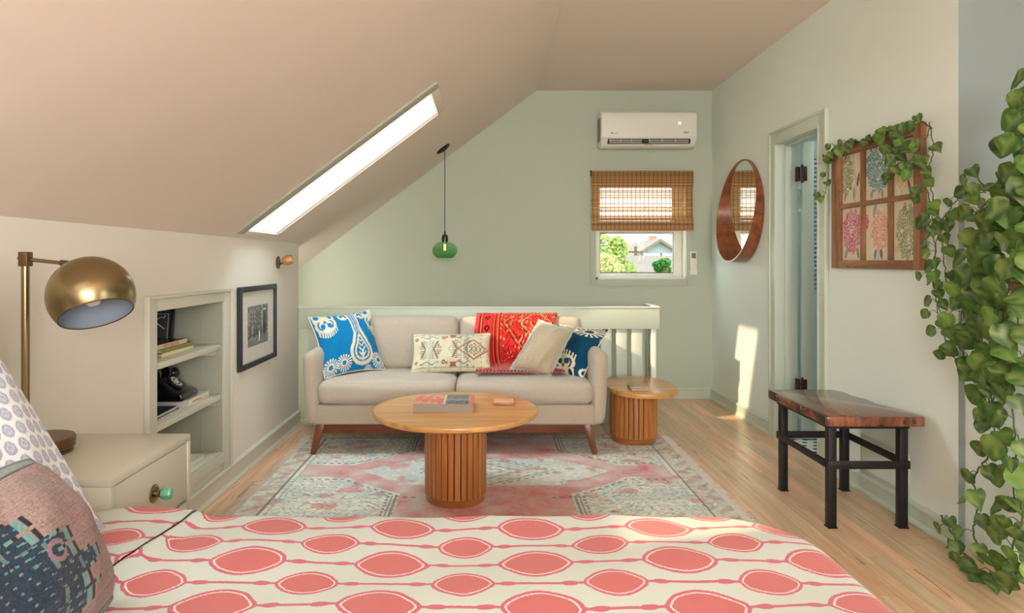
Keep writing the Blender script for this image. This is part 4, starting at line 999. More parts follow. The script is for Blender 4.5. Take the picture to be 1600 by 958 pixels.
put(c, nz > .35, C(226, 176, 170)); put(c, (nz < -.45), C(196, 112, 110)); put(c, (np.abs(vv-.45-.06*np.sin(uu*14)) < .10) & (uu < .5), C(230, 118, 70))
put(c, (uu > .53) & (uu < .92), C(92, 112, 116)); put(c, (uu > .53) & (uu < .92) & (nz > .2), C(120, 146, 140)); put(c, (uu > .53) & (uu < .92) & (np.abs(vv-.47) < .05), C(214, 140, 112)); put(c, (np.abs(uu-.51) < .022), C(216, 206, 196))
put(c, (uu > .72) & (uu < .90) & (vv < .28) & (vv > .08), C(44, 50, 62)); put(c, (uu > .74) & (uu < .88) & (np.abs(vv-.17) < .035) & (np.sin(uu*170) > -.3), C(200, 200, 196))
put(c, (uu > .94), C(224, 130, 116))
grid_mesh('cover_print', np.stack([-.216-.147+.292*uu, 3.352-.110+.22*vv, uu*0+.4615+.0424], -1), None, M_attr, colors=c, parent=cv)
bx = thing('coaster_box', 'little flat wooden box with printed lid on the right of the coffee table', 'box', (.08, 3.455, .461))
MB().box(.030, .132, 3.40, 3.49, .4615, .478).build('box_body', M_plinth, bx, bevel=.001)
cr_ = mat('pink_figured_paper', C(220, 178, 150), .5, var=.25, vs=90); MB().box(.029, .133, 3.399, 3.491, .478, .482).build('lid', cr_, bx, bevel=.001)
m_cork = mat('pale_stone_coaster', C(186, 172, 148), .6, var=.08, vs=60)
for k, (dx, a) in enumerate(((0, .05), (-.004, -.04))):
    o = MB(TR(.962+dx, 4.25, .3815+.0125*k, a)).box(-.058, .058, -.05, .05, 0, .011).build('coaster', m_cork, bevel=.002, loc=(.962+dx, 4.25, .3815+.0125*k))
    tag(o, ('lower', 'upper')[k]+' of the two pale square coasters stacked on the side table', 'coaster', 'coasters on the side table')

# ---- rug -----------------------------------------------------------------
RX0, RX1, RY0, RY1 = -1.20, 1.185, 3.03, 4.56
nx_, ny_ = 520, 340
X, Y = np.meshgrid(np.linspace(RX0, RX1, nx_), np.linspace(RY0, RY1, ny_), indexing='ij')
xx = (X-(-.01)); yy = (Y-3.79); ax_a = np.abs(xx); ay = np.abs(yy)
mint = np.array(C(236, 238, 224)); c = paint(X.shape, C(236, 238, 224))
def smooth_noise(shape, k, seed):
    r = np.random.RandomState(seed).rand(k[0], k[1]); a = np.linspace(0, k[0]-1.001, shape[0]); b = np.linspace(0, k[1]-1.001, shape[1])
    i, j = a.astype(int), b.astype(int); f, g_ = a-i, b-j; f = f*f*(3-2*f); g_ = g_*g_*(3-2*g_)
    f = f[:, None]; g_ = g_[None]
    return (r[i][:, j]*(1-f)*(1-g_)+r[i+1][:, j]*f*(1-g_)+r[i][:, j+1]*(1-f)*g_+r[i+1][:, j+1]*f*g_)
N1, N2, N3, N4 = smooth_noise(X.shape, (26, 18), 1), smooth_noise(X.shape, (60, 40), 2), smooth_noise(X.shape, (9, 6), 3), smooth_noise(X.shape, (160, 100), 4)
c = c*(1-.35*N3[..., None])+np.array(C(204, 222, 216))*.35*N3[..., None]
w1 = (N1-.5)*.03
pink = np.array(C(222, 124, 130)); brn = np.array(C(134, 108, 96)); sage = np.array(C(162, 172, 148)); cre = np.array(C(216, 210, 190))
pm = (ax_a > .72) & (ax_a < 1.04) & (ay < .105)
arm_c = .30*np.clip((.78-ax_a)/.36, 0, 1)**.8; pm |= (ax_a > .42) & (ax_a < .80) & (np.abs(ay-arm_c) < .085)
pm |= (ax_a < .46+.0*ay) & (ay > .27+w1)
pm |= (ax_a < .44) & (np.abs(ay-.30) < .06)
cut_ = (ay > .36) & (ax_a+(.78-ay)*.0 > .44); pm &= ~cut_
cen = (np.abs(ax_a)/.40+ay/.27) < 1; pm &= ~cen
pf_ = pm*(.16+.62*N1+.35*N2*N3+.45*(N4-.5)); pf_ = np.clip(pf_, 0, .95)[..., None]
c = c*(1-pf_)+pink*pf_
# aqua / pink smudges in the field
sm_ = np.clip((N1-.55)*3, 0, .5)[..., None]*(~pm)[..., None]; c = c*(1-sm_)+np.array(C(196, 214, 206))*sm_
sm_ = np.clip((smooth_noise(X.shape, (34, 22), 9)-.68)*4, 0, .6)[..., None]*(~pm)[..., None]; c = c*(1-sm_)+pink*sm_
def ln(mask, col_, a=.6):
    c[mask] = c[mask]*(1-a)+np.array(col_)*a
# scroll outlines: contours of warped waves
q1 = np.sin(xx*24+3*np.sin(yy*15+1)+2*N1*3)*np.sin(yy*26+3*np.sin(xx*13)+2*N1)
out = (~pm) & (ay > .16) & (ax_a > .40); ln(out & (np.abs(q1-.25) < .085), brn, .55); ln(out & (np.abs(q1+.5) < .08), C(176, 110, 100), .5); ln(out & (np.abs(np.sin(xx*70+4*N1)*np.sin(yy*64+5*N3)) > .86), C(150, 160, 150), .5)
ln(cen & (np.abs((ax_a/.40+ay/.27)-.9) < .025), brn, .5); ln(cen & (np.abs((ax_a/.40+ay/.27)-.5) < .04), C(196, 120, 112), .6); ln(cen & (np.abs((ax_a/.40+ay/.27)-.25) < .04), sage, .6)
ln(cen & (np.abs(np.sin(xx*60)*np.sin(yy*60)) > .75), C(150, 150, 136), .5)
# dotted line along the edges of the pink arms
ed = (ax_a > .34) & (ax_a < 1.0) & (np.abs(ay-np.where(ax_a > .78, .145, arm_c+.125)) < .009) & (np.sin(xx*150) > 0); ln(ed, C(110, 118, 120), .8)
ed = (ax_a > .06) & (ax_a < .40) & (np.abs(ax_a/.40+ay/.27-1.04) < .03) & (np.sin(xx*150) > 0); ln(ed, C(120, 124, 124), .7)
vl = (np.abs(ax_a-.455) < .006) | (np.abs(ax_a-.475) < .004); ln(vl & (ay > .40), C(96, 88, 84), .6); ln((np.abs(ax_a-.495) < .007) & (ay > .40) & (np.sin(yy*160) > 0), C(110, 100, 96), .7)
# borders
bo = (ax_a > 1.075) | (ay > .70); ln(bo, C(218, 214, 196), .6); ln(bo & (np.abs(np.sin(yy*22+2*np.sin(xx*9))*np.sin(xx*30+2*np.sin(yy*17))) > .55), C(190, 128, 120), .4); ln(bo & (np.abs(q1) < .08), brn, .35)
for a in ((np.abs(ax_a-1.075) < .005) & (ay < .70), (np.abs(ay-.70) < .005) & (ax_a < 1.075)): ln(a, C(112, 88, 76), .75)
ln((np.abs(ax_a-1.04) < .003) & (ay < .68), sage, .6)
c = c*(.90+.2*N4[..., None])*(.95+.1*np.random.rand(*X.shape)[..., None])
Z = .0045+.0009*N2
rg = thing('rug', 'faded pink and mint patterned wool rug under the coffee table and sofa', 'rug', (0, 3.79, 0))
grid_mesh('pile', np.stack([X, Y, Z], -1), None, M_rug, colors=c, parent=rg)
MB().box(RX0+.001, RX1-.001, RY0+.001, RY1-.001, .0005, .0045).build('backing', M_sheet, rg)
mb = MB()
for side, x_ in ((-1, RX0), (1, RX1)):
    y = RY0
    while y < RY1:
        L = random.uniform(.03, .06); dy = random.uniform(-.012, .012)
        mb.tube([(x_, y, .004), (x_+side*L*.5, y+dy*.3, .004), (x_+side*L, y+dy, .002)], .0016, 4); y += .0065
o = mb.build('fringe', fabric('ivory_fringe', C(222, 216, 204)), rg); o['kind'] = 'stuff'

# ---- air conditioner -----------------------------------------------------------
ac = thing('air_conditioner', 'white split air conditioner mounted high on the back wall above the window', 'air conditioner', (1.365, YB, 2.165))
ax0, ax1, az0, az1, ayf = .960, 1.765, 2.165, 2.472, YB-.205
prof = [(YB-.002, az0+.02), (YB-.002, az1-.005), (YB-.03, az1), (ayf+.03, az1), (ayf+.004, az1-.022), (ayf, az1-.06), (ayf, az0+.085), (ayf+.006, az0+.072), (ayf+.05, az0+.018), (ayf+.075, az0+.006), (ayf+.11, az0)]
MB().prism(prof, ax0, ax1, 'yz').build('housing', M_white, ac, bevel=.006, seg=3)
MB().box(ax0+.055, ax1-.055, ayf+.0, ayf+.05, az0+.030, az0+.0705).build('outlet_slot', M_blackmat, ac)
mb = MB().box(ax0+.055, ax1-.055, ayf-.002, ayf+.0, az0+.068, az0+.073); mb.build('slot_lip', M_white, ac)
for x0, x1 in ((ax0+.07, ax0+.34), (ax0+.40, ax1-.07)):
    MB().box(x0, x1, ayf-.001, ayf+.004, az0+.052, az0+.057).build('airflow_vane', M_white, ac)
    MB().box(x0, x1, ayf-.003, ayf+.012, az0+.030, az0+.044).build('airflow_vane', mat('grey_vane', C(160, 158, 146), .5), ac)
    for k in range(3): MB().box(x0+(x1-x0)*k/3, x0+(x1-x0)*k/3+.004, ayf-.002, ayf+.004, az0+.035, az0+.062).build('vane_rib', M_white, ac)
MB().box(ax0-.004, ax0+.0, ayf+.06, YB-.03, az0+.06, az1-.05).build('side_grille', mat('grey_grille', C(136, 140, 128), .6), ac)
m_disp = emis('display_light', (1, 1, 1), .8)
text_obj('display_digits', '71', .032, frame_M((ax1-.145, ayf-.0012, az0+.195), (1, 0, 0), (0, 0, 1)), m_disp, ac)
m_print = pmat('grey_print', C(96, 110, 104))
MB().prism([(ax0+.082, az0+.108), (ax0+.090, az0+.108), (ax0+.096, az0+.122), (ax0+.082, az0+.122)], ayf-.0015, ayf, 'xz').build('maker_logo', m_print, ac)
mb = MB()
for k in range(5): mb.box(ax0+.10+k*.007, ax0+.105+k*.007, ayf-.001, ayf, az0+.110, az0+.115)
o = mb.build('maker_name', m_print, ac); o['kind'] = 'stuff'
mb = MB()
for k in range(4): mb.box(ax1-.112+k*.011, ax1-.105+k*.011, ayf-.001, ayf, az0+.114, az0+.126)
o = mb.build('energy_mark', m_print, ac); o['kind'] = 'stuff'
MB().box(ax0+.37, ax0+.44, ayf+.030, ayf+.034, az0+.020, az0+.026).build('yellow_sticker', pmat('yellow_label', C(220, 190, 70)), ac)
# ---- bamboo blind --------------------------------------------------------------
bl = thing('bamboo_blind', 'woven bamboo roman shade half drawn over the back window', 'blind', (1.34, YB-.03, 1.98))
def reeds(nm, z0, z1, y, step=.0064, rh=.0048):
    mb = MB(); z = z0; pal = [C(240, 204, 148), C(230, 188, 130), C(246, 216, 164), C(216, 170, 112), C(242, 210, 156), C(204, 152, 96)]
    while z < z1:
        cc_ = random.choice(pal); k = random.uniform(.85, 1.1)
        mb.box(.897+random.uniform(0, .003), 1.785-random.uniform(0, .003), y, y+.0025, z, z+rh*random.uniform(.7, 1.1), tuple(v*k for v in cc_)); z += step
    o = mb.build(nm, M_reed, bl); o['kind'] = 'stuff'
reeds('valance_reeds', 1.838, 1.982, YB-.060, .0052, .0050); reeds('shade_reeds', 1.47, 1.95, YB-.040, .0064, .0057); 
reeds('fold_reeds', 1.470, 1.572, YB-.060, .0054, .0052); reeds('lower_fold_reeds', 1.466, 1.535, YB-.052, .0054, .0050)
MB().box(.90, 1.78, YB-.055, YB-.020, 1.945, 1.975).build('head_rail', M_sashwood, bl, bevel=.002)
mb = MB()
for k in range(24):
    x_ = .915+k*.0371; mb.box(x_-.0012, x_+.0012, YB-.0625, YB-.060, 1.838, 1.982).box(x_-.0016, x_+.0016, YB-.042, YB-.040, 1.57, 1.84).box(x_-.0012, x_+.0012, YB-.0625, YB-.060, 1.466, 1.572)
o = mb.build('woven_cord', M_dkvine, bl); o['kind'] = 'stuff'
MB().box(.893, .90, YB-.065, YB-.02, 1.935, 1.985).build('rail_cap', M_blackmat, bl)
MB().box(.897, 1.785, YB-.064, YB-.058, 1.462, 1.470).build('bottom_bar', M_plinth, bl)
rc = thing('remote_control', 'white remote control in a holder on the wall to the right of the window', 'remote', (1.80, YB, 1.08))
MB().box(1.768, 1.822, YB-.022, YB-.001, 1.085, 1.285).build('handset_body', M_white, rc, bevel=.003)
MB().box(1.777, 1.813, YB-.024, YB-.022, 1.225, 1.27).build('display', mat('grey_lcd', C(110, 116, 106), .3), rc)
MB().box(1.764, 1.826, YB-.026, YB, 1.078, 1.12).build('holder', M_white, rc, bevel=.003)

# ---- pendant ----------------------------------------------------------------
pn = thing('pendant_lamp', 'green bubble-glass pendant lamp hanging over the stairwell', 'lamp', (-.352, 5.33, 2.10))
nrm = Vector((.6, 0, -.8)); pc = Vector((-.359, 5.33, 2.102))
MB().lathe([(0, .0), (.062, .0), (.064, .006), (.055, .014), (.02, .022), (0, .024)], 32, pc, axis=nrm).build('canopy', M_blackmat, pn, smooth=True)
cx_ = -.343
MB().tube([pc+nrm*.02, (cx_, 5.33, 2.055), (cx_, 5.33, 2.02), (cx_, 5.33, 1.42)], .0032, 8).build('cord', M_blackmat, pn, smooth=True)
MB().lathe([(0, .075), (.006, .075), (.008, .055), (.022, .045), (.026, .02), (.026, -.008), (.02, -.012), (0, -.012)], 24, (cx_, 5.33, 1.362)).build('socket', M_black, pn, smooth=True)
def gshade(name):
    m = bpy.data.materials.new(name); m.use_nodes = True; nt = m.node_tree; b = nt.nodes['Principled BSDF']; v = coords(nt)
    vo = nt.nodes.new('ShaderNodeTexVoronoi'); vo.inputs['Scale'].default_value = 110; nt.links.new(v, vo.inputs['Vector'])
    s = nt.nodes.new('ShaderNodeSeparateXYZ'); nt.links.new(v, s.inputs[0]); z = N(nt, s.outputs[2])
    tr = nt.nodes.new('ShaderNodeBsdfTransparent'); df = nt.nodes.new('ShaderNodeBsdfTranslucent'); 
    dens = ((z*-9.0-6.9)).mx(.05).mn(.95); spk = N(nt, vo.outputs['Distance']).lt(.42)*.6+.25
    f = (dens*spk*.62+.14).mn(.8)
    col = mixc(nt, dens, C4(190, 232, 196), C4(104, 190, 112)); nt.links.new(col, df.inputs[0]); nt.links.new(mixc(nt, dens, C4(214, 240, 216), C4(140, 214, 150)), tr.inputs[0])
    nt.links.new(col, b.inputs['Base Color']); b.inputs['Roughness'].default_value = .08
    m1 = nt.nodes.new('ShaderNodeMixShader'); m1.inputs[0].default_value = .5; nt.links.new(b.outputs[0], m1.inputs[1]); nt.links.new(df.outputs[0], m1.inputs[2])
    m2 = nt.nodes.new('ShaderNodeMixShader'); nt.links.new(f.k, m2.inputs[0]); nt.links.new(tr.outputs[0], m2.inputs[1]); nt.links.new(m1.outputs[0], m2.inputs[2])
    nt.links.new(m2.outputs[0], nt.nodes['Material Output'].inputs[0]); return m
gp = []
for i in range(19):
    a = PI*(.12+.70*i/18); gp.append((.1*math.sin(a), .072*math.cos(a)))
MB().lathe([(r, z) for r, z in gp], 48, (cx_, 5.33, 1.285), cap=False).build('glass_shade', gshade('bubble_green_glass'), pn, smooth=True)
MB().lathe([(0, .05), (.008, .048), (.012, .02), (.018, 0), (.016, -.02), (0, -.032)], 16, (cx_, 5.33, 1.305)).build('bulb', glassmat('bulb_glass', (1, .93, .75), .15), pn, smooth=True)
mb = MB()
for k in range(4): mb.tube([(cx_+.005*math.cos(k*1.6), 5.33+.005*math.sin(k*1.6), 1.335), (cx_+.008*math.cos(k*1.6+.6), 5.33+.008*math.sin(k*1.6+.6), 1.285)], .0012, 5)
mb.build('filament', emis('warm_filament', (1, .62, .25), 6), pn)

# ---- round mirror -----------------------------------------------------------
mi = thing('round_mirror', 'round mirror in a deep bent walnut hoop on the right wall beyond the door', 'mirror', (XR, 5.13, .8))
my, mz, mr = 5.10, 1.585, .392; nseg = 96
def rim_pt(a, r, f):   # f 0 wall .. 1 front
    d = .062-.050*math.sin(a); return (XR-.004-d*f, my+r*math.cos(a), mz+r*math.sin(a)*1.0)
vs = []; 
for k in range(nseg):
    a = 2*PI*k/nseg
    vs += [rim_pt(a, mr, 0), rim_pt(a, mr, 1), rim_pt(a, mr-.010, 1), rim_pt(a, mr-.010, 0)]
fs = []
for k in range(nseg):
    j = (k+1) % nseg
    for q in range(4): fs.append((k*4+q, k*4+(q+1) % 4, j*4+(q+1) % 4, j*4+q))
MB().add(vs, fs).build('hoop', M_mirrorwood, mi, smooth=True)
MB().lathe([(0, 0), (mr-.011, 0), (mr-.011, .006), (0, .006)], 72, (XR-.003, my, mz), axis=(-1, 0, 0)).build('mirror_glass', M_mirror, mi)

# ---- bench --------------------------------------------------------------------
be = thing('bench', 'reclaimed live-edge wood bench with black steel legs against the right wall', 'bench', (1.70, 3.24, 0))
out_ = [(1.49, 2.92), (1.49, 3.54)]
live = [(1.83, 3.54), (1.86, 3.46), (1.85, 3.38), (1.875, 3.28), (1.868, 3.20), (1.895, 3.10), (1.925, 3.00), (1.932, 2.95), (1.915, 2.915)]
MB().prism(out_+live, .473, .517).build('slab', M_slab, be, bevel=.005)
for a, b_ in ((3.43, 3.515), (3.162, 3.232), (2.925, 3.015)): MB().box(1.486, 1.53, a, b_, .474, .5165).build('end_block', M_darkend, be, bevel=.002)
for x0, y0 in ((1.53, 2.985), (1.85, 2.985), (1.53, 3.47), (1.85, 3.47)):
    MB().box(x0, x0+.036, y0, y0+.036, 0.004, .473-.02).build('leg', M_iron, be, bevel=.0015)
    MB().box(x0-.003, x0+.039, y0-.003, y0+.039, 0, .005).build('foot_plate', M_iron, be)
MB().box(1.525, 1.891, 2.98, 3.511, .449, .473).build('top_frame', M_iron, be, bevel=.001)
for a in ((1.523, 1.893, 2.979, 2.985), (1.523, 1.893, 3.506, 3.512), (1.524, 1.530, 2.985, 3.506), (1.886, 1.892, 2.985, 3.506)): MB().box(*a, .268, .304).build('stretcher', M_iron, be, bevel=.001)

# ---- old sash window as art ----------------------------------------------------
ar = thing('sash_frame_art', 'old six-pane wooden window sash backed with floral fabric, hung on the right wall', 'wall art', (XR, 3.35, 1.16))
fx0, fx1 = 1.928, 1.956; fy0, fy1, fz0, fz1 = 2.965, 3.735, 1.162, 1.822
for a, m_ in (((fy0, fy0+.052, fz0, fz1), M_sashwoodv), ((fy1-.075, fy1, fz0, fz1), M_sashwoodv), ((fy0+.052, fy1-.075, fz0, fz0+.042), M_sashwood), ((fy0+.052, fy1-.075, fz1-.05, fz1), M_sashwood)):
    MB().box(fx0, fx1, *a).build('sash_rail', m_, ar, bevel=.003)
mun = [(3.20, 3.225), (3.435, 3.46)]
mun = [(3.195, 3.222), (3.432, 3.459)]
for a, b_ in mun: MB().box(fx0+.006, fx1, a, b_, fz0+.042, fz1-.05).build('muntin', M_sashwoodv, ar, bevel=.003)
zm = 1.497
cols_ = [(fy1-.075, 3.459), (3.432, 3.222), (3.195, fy0+.052)]
for a, b_ in cols_: MB().box(fx0+.006, fx1, min(a, b_), max(a, b_), zm-.012, zm+.012).build('muntin', M_sashwood, ar, bevel=.003)
def floral(kind, u, v):
    c = paint(u.shape, C(226, 214, 184)); pal = {'teal': C(58, 136, 150), 'pink': C(206, 70, 120), 'coral': C(226, 140, 120), 'olive': C(140, 142, 88), 'sun': C(226, 176, 110), 'grey': C(150, 154, 150), 'plum': C(110, 66, 70)}
    rs = np.random.RandomState(hash(kind) % 1000 if False else {'a': 1, 'b': 2, 'c': 3, 'd': 4, 'e': 5, 'f': 6}[kind])
    dots = rs.rand(240, 2); D = np.full(u.shape, 9.); D2 = np.full(u.shape, 9.)
    for a, b_ in dots:
        d = np.hypot((u-a), (v-b_)*1.3); D2 = np.minimum(D2, np.maximum(D, d)); D = np.minimum(D, d)
    petal = (D2-D) > .009
    def bloom(cu, cv, ru, rv, cc_):
        a = np.arctan2(v-cv, u-cu); r = ell(u, v, cu, cv, ru, rv)**.5; m_ = r < 1+.07*np.sin(a*12); put(c, m_ & petal, pal[cc_]); put(c, m_ & ~petal, C(232, 224, 200))
    def leafs(cu, cv, ang, L, cc_):
        du, dv = u-cu, v-cv; x = du*math.cos(ang)+dv*math.sin(ang); y = -du*math.sin(ang)+dv*math.cos(ang)
        put(c, (np.abs(y) < .055*np.sin(np.clip(x/L, 0, 1)*PI)) & (x > 0) & (x < L), pal[cc_])
    def stem(cu, w_=.012, cc_='grey'): put(c, np.abs(u-cu-.06*np.sin(v*5)) < w_, pal[cc_])
    if kind == 'a': stem(.6); bloom(.2, .6, .34, .40, 'olive'); leafs(.55, .05, 1.5, .3, 'grey'); leafs(.7, .3, 1.2, .35, 'plum'); bloom(.9, .35, .12, .14, 'sun'); leafs(.1, .05, 1.2, .3, 'grey')
    if kind == 'b': stem(.5); bloom(.5, .62, .50, .48, 'teal'); leafs(.2, .02, 1.2, .2, 'grey'); leafs(.7, .0, 1.9, .2, 'grey')
    if kind == 'c': stem(.3); bloom(.45, .3, .36, .20, 'sun'); leafs(.2, .45, 1., .5, 'grey'); leafs(.7, .02, 2., .3, 'plum'); leafs(.75, .5, .8, .4, 'sun')
    if kind == 'd': bloom(.48, .55, .46, .42, 'pink'); leafs(.1, .02, .9, .3, 'grey'); leafs(.8, .02, 2., .25, 'olive')
    if kind == 'e': stem(.5); bloom(.58, .50, .36, .38, 'coral'); leafs(.35, .0, 1.3, .22, 'teal'); leafs(.65, .0, 1.8, .22, 'plum'); leafs(.3, .75, 1.2, .3, 'grey'); bloom(.02, .7, .1, .14, 'pink')
    if kind == 'f': bloom(.52, .48, .44, .46, 'olive'); bloom(.12, .18, .10, .08, 'sun'); leafs(.9, .85, 3.4, .3, 'grey')
    return c
kk = 'abcdef'
for r_, (z0, z1) in enumerate(((zm+.012, fz1-.05), (fz0+.042, zm-.012))):
    for q, (a, b_) in enumerate(cols_):
        ya, yb = max(a, b_), min(a, b_); U, V_ = np.meshgrid(np.linspace(0, 1, 90), np.linspace(0, 1, 110), indexing='ij')
        grid_mesh('fabric_pane', np.stack([U*0+XR-.008, ya+(yb-ya)*U, z0+(z1-z0)*V_], -1), None, M_attr, colors=floral(kk[r_*3+q], U, V_), parent=ar)
        MB().box(XR-.018, XR-.0165, yb, ya, z0, z1).build('pane', M_picglass, ar)

# ---- trailing plant ------------------------------------------------------------
pot = thing('trailing_pothos', 'lush trailing pothos whose vines climb over the sash frame and down to the floor', 'plant', (2.16, 2.05, 1.497))
MB().lathe([(0, 0), (.075, 0), (.10, .13), (.108, .135), (.108, .16), (.098, .16), (.09, .13), (0, .125)], 32, (2.2, 2.02, 1.499)).build('flower_pot', M_terra, pot, smooth=True)
def leaf_mesh(seed, red=False):
    rnd = random.Random(seed); nseg = 7; vs = []; cs = []; fs = []
    outl = [(0, 0), (.06, .30), (.18, .44), (.36, .47), (.56, .38), (.76, .22), (.90, .09), (1.0, 0)]
    fold = rnd.uniform(.12, .35); curl = rnd.uniform(.10, .35); skew = rnd.uniform(-.06, .06)
    base_c = np.array(C(*rnd.choice([(66, 112, 42), (98, 142, 54), (46, 86, 38), (128, 160, 66), (82, 126, 50), (56, 98, 40)])))
    if red: base_c = np.array(C(150, 70, 40))
    var = np.array(C(168, 184, 106)) if not red else np.array(C(190, 110, 60))
    for i, (x, w_) in enumerate(outl):
        for j, t in enumerate((-1, -.5, 0, .5, 1)):
            back = -.10*abs(t) if i in (0, 1) else 0
            X = x+back*(1 if i else 1.2); Y = w_*t*1.0+skew*math.sin(x*PI); Z = abs(t)*w_*fold-curl*x*x+.03*math.sin(x*9+seed)*abs(t)
            if i == 0: X = -.10*abs(t); Y = .16*t
            vs.append((X, Y, Z))
            k = rnd.random()**2*.6*(1 if rnd.random() < .6 else .2)
            if j == 2: k = .35
            cs.append(tuple(base_c*(1-k)+var*k))
    for i in range(len(outl)-1):
        for j in range(4): fs.append((i*5+j, (i+1)*5+j, (i+1)*5+j+1, i*5+j+1))
    me = bpy.data.meshes.new('leaf'); me.from_pydata(vs, [], fs); at = me.color_attributes.new('Col', 'FLOAT_COLOR', 'POINT')
    at.data.foreach_set('color', np.array([(*c_, 1) for c_ in cs], dtype=np.float32).ravel()); me.polygons.foreach_set('use_smooth', [True]*len(fs)); me.materials.append(M_leaf); me.update(); return me
LM = [leaf_mesh(k) for k in range(10)]; RM = leaf_mesh(77, True)
stems = MB()
nleaf = 0
def add_leaf(p, tip, size, nrm_, me=None):
    """p: where the stalk meets the blade, tip: direction of the blade"""
    global nleaf
    M = frame_M(p, tip, Vector(nrm_).cross(Vector(tip))); M = M @ Matrix.Scale(size, 4)
    o = bpy.data.objects.new('leaf', me or random.choice(LM)); COL.objects.link(o); o.parent = pot
    M.translation = M.translation-Vector(pot.location); o.matrix_local = M; nleaf += 1
def wall_pt(x, y, xw):
    D = 1040*xw/(x-762); return Vector((xw, D, 1.2+(408-y)*D/1040))
def vine(pts, r=.0028, every=26, size=(.06, .085), skip=0, side=0, name='vine', m=None, rnd=True):
    W = [wall_pt(*p) for p in pts]; n = max(8, len(W)*8); Q = resample(W, n)
    Q = [q+Vector((random.uniform(-.004, .004), random.uniform(-.004, .004), random.uniform(-.004, .004))) for q in Q]
    mb = MB().tube(Q, r, 6)
    acc = 0; k = 0
    for i in range(1, n):
        seg = (Q[i]-Q[i-1]).length; acc += seg
        if acc > every/1000:
            acc = 0; k += 1
            if i < skip: continue
            sgn = 1 if (k % 2) else -1
            dirv = Vector((random.uniform(-.55, -.15), sgn*random.uniform(.3, .9), random.uniform(-.35, .45))).normalized()
            L = random.uniform(.022, .055); s0 = Q[i]; s1 = s0+dirv*L*.6+Vector((0, 0, L*.25)); s2 = s0+dirv*L
            if s2.x > 1.93: s2.x = 1.93-random.random()*.02
            mb.tube([s0, s1, s2], r*.55, 5)
            tip = Vector((random.uniform(-.35, .15), dirv.y*.8+random.uniform(-.2, .2), random.uniform(-1.1, -.15))).normalized()
            nv_ = Vector((-.65+random.uniform(-.3, .3), -.75+random.uniform(-.3, .3), random.uniform(.1, .7)))
            add_leaf(s2, tip, random.uniform(*size), nv_)
    mb.build(name, m or M_vine, pot, smooth=True)
random.seed(21)
XP = 1.90
# dense curtain of vines at the right edge of the picture
for pts in (
    [(1640, 130, 1.98), (1600, 190, 1.86), (1596, 260, 1.84), (1588, 330, 1.86), (1580, 400, 1.88), (1572, 480, 1.88), (1560, 560, 1.9), (1552, 640, 1.92)],
    [(1650, 200, 1.96), (1592, 300, 1.80), (1560, 345, 1.84), (1540, 420, 1.88), (1534, 500, 1.90), (1540, 580, 1.90), (1560, 660, 1.92), (1578, 730, 1.92), (1590, 800, 1.92)],
    [(1660, 260, 1.9), (1598, 350, 1.78), (1585, 430, 1.82), (1590, 520, 1.85), (1580, 600, 1.86), (1586, 700, 1.88), (1596, 790, 1.88), (1598, 880, 1.88)],
    [(1640, 250, 1.9), (1570, 310, 1.84), (1536, 372, 1.88), (1520, 450, 1.9), (1528, 520, 1.9), (1550, 590, 1.9), (1572, 560, 1.9), (1600, 600, 1.88)],
    [(1650, 300, 1.84), (1600, 400, 1.80), (1575, 460, 1.80), (1562, 520, 1.84), (1556, 600, 1.86)],
    [(1630, 100, 1.98), (1612, 160, 1.84), (1604, 240, 1.80), (1600, 330, 1.78)],
    [(1620, 330, 1.84), (1560, 380, 1.86), (1520, 440, 1.88), (1500, 500, 1.88), (1505, 560, 1.88)],
): vine(pts, .0027, 43, (.068, .105))
for pts in (
    [(1620, 300, 1.84), (1540, 325, 1.86), (1505, 338, 1.88), (1480, 345, 1.9), (1462, 350, 1.9)],
    [(1600, 270, 1.86), (1550, 300, 1.86), (1515, 262, 1.88)],
): vine(pts, .0024, 50, (.05, .07))
# strands that run out to the old sash and drop beside it
for pts, ev in (
    ([(1540, 300, 1.88), (1505, 306, 1.89), (1488, 320, 1.89), (1465, 370, 1.89), (1460, 440, 1.90), (1468, 500, 1.90), (1490, 560, 1.90), (1540, 575, 1.90)], 52),
    ([(1452, 190, 1.90), (1458, 230, 1.90), (1452, 270, 1.90), (1462, 330, 1.90), (1474, 390, 1.90), (1480, 440, 1.90), (1512, 470, 1.90), (1560, 490, 1.90)], 52),
    ([(1452, 200, 1.90), (1440, 250, 1.905), (1450, 300, 1.90), (1458, 350, 1.90), (1463, 420, 1.90), (1467, 480, 1.90), (1480, 520, 1.90)], 58),
    ([(1452, 265, 1.905), (1435, 250, 1.905), (1405, 258, 1.905), (1396, 275, 1.905)], 40)): vine(pts, .0022, ev, (.045, .065))
# runner along the top rail of the sash
vine([(1456, 200, 1.93), (1440, 190, 1.92), (1420, 192, 1.915), (1400, 200, 1.915), (1370, 212, 1.915), (1340, 222, 1.915), (1310, 228, 1.915), (1298, 236, 1.915)], .003, 48, (.040, .062), m=M_dkvine)
vine([(1430, 196, 1.93), (1405, 206, 1.92), (1380, 208, 1.915), (1350, 222, 1.915), (1330, 222, 1.915), (1305, 240, 1.915), (1290, 250, 1.915)], .0022, 60, (.038, .055), m=M_dkvine)
vine([(1302, 232, 1.915), (1294, 250, 1.915), (1293, 275, 1.92), (1290, 300, 1.92), (1282, 312, 1.92)], .0018, 55, (.035, .05))
vine([(1400, 205, 1.91), (1396, 225, 1.905), (1400, 245, 1.90), (1410, 232, 1.90), (1418, 255, 1.90)], .002, 30, (.05, .065))
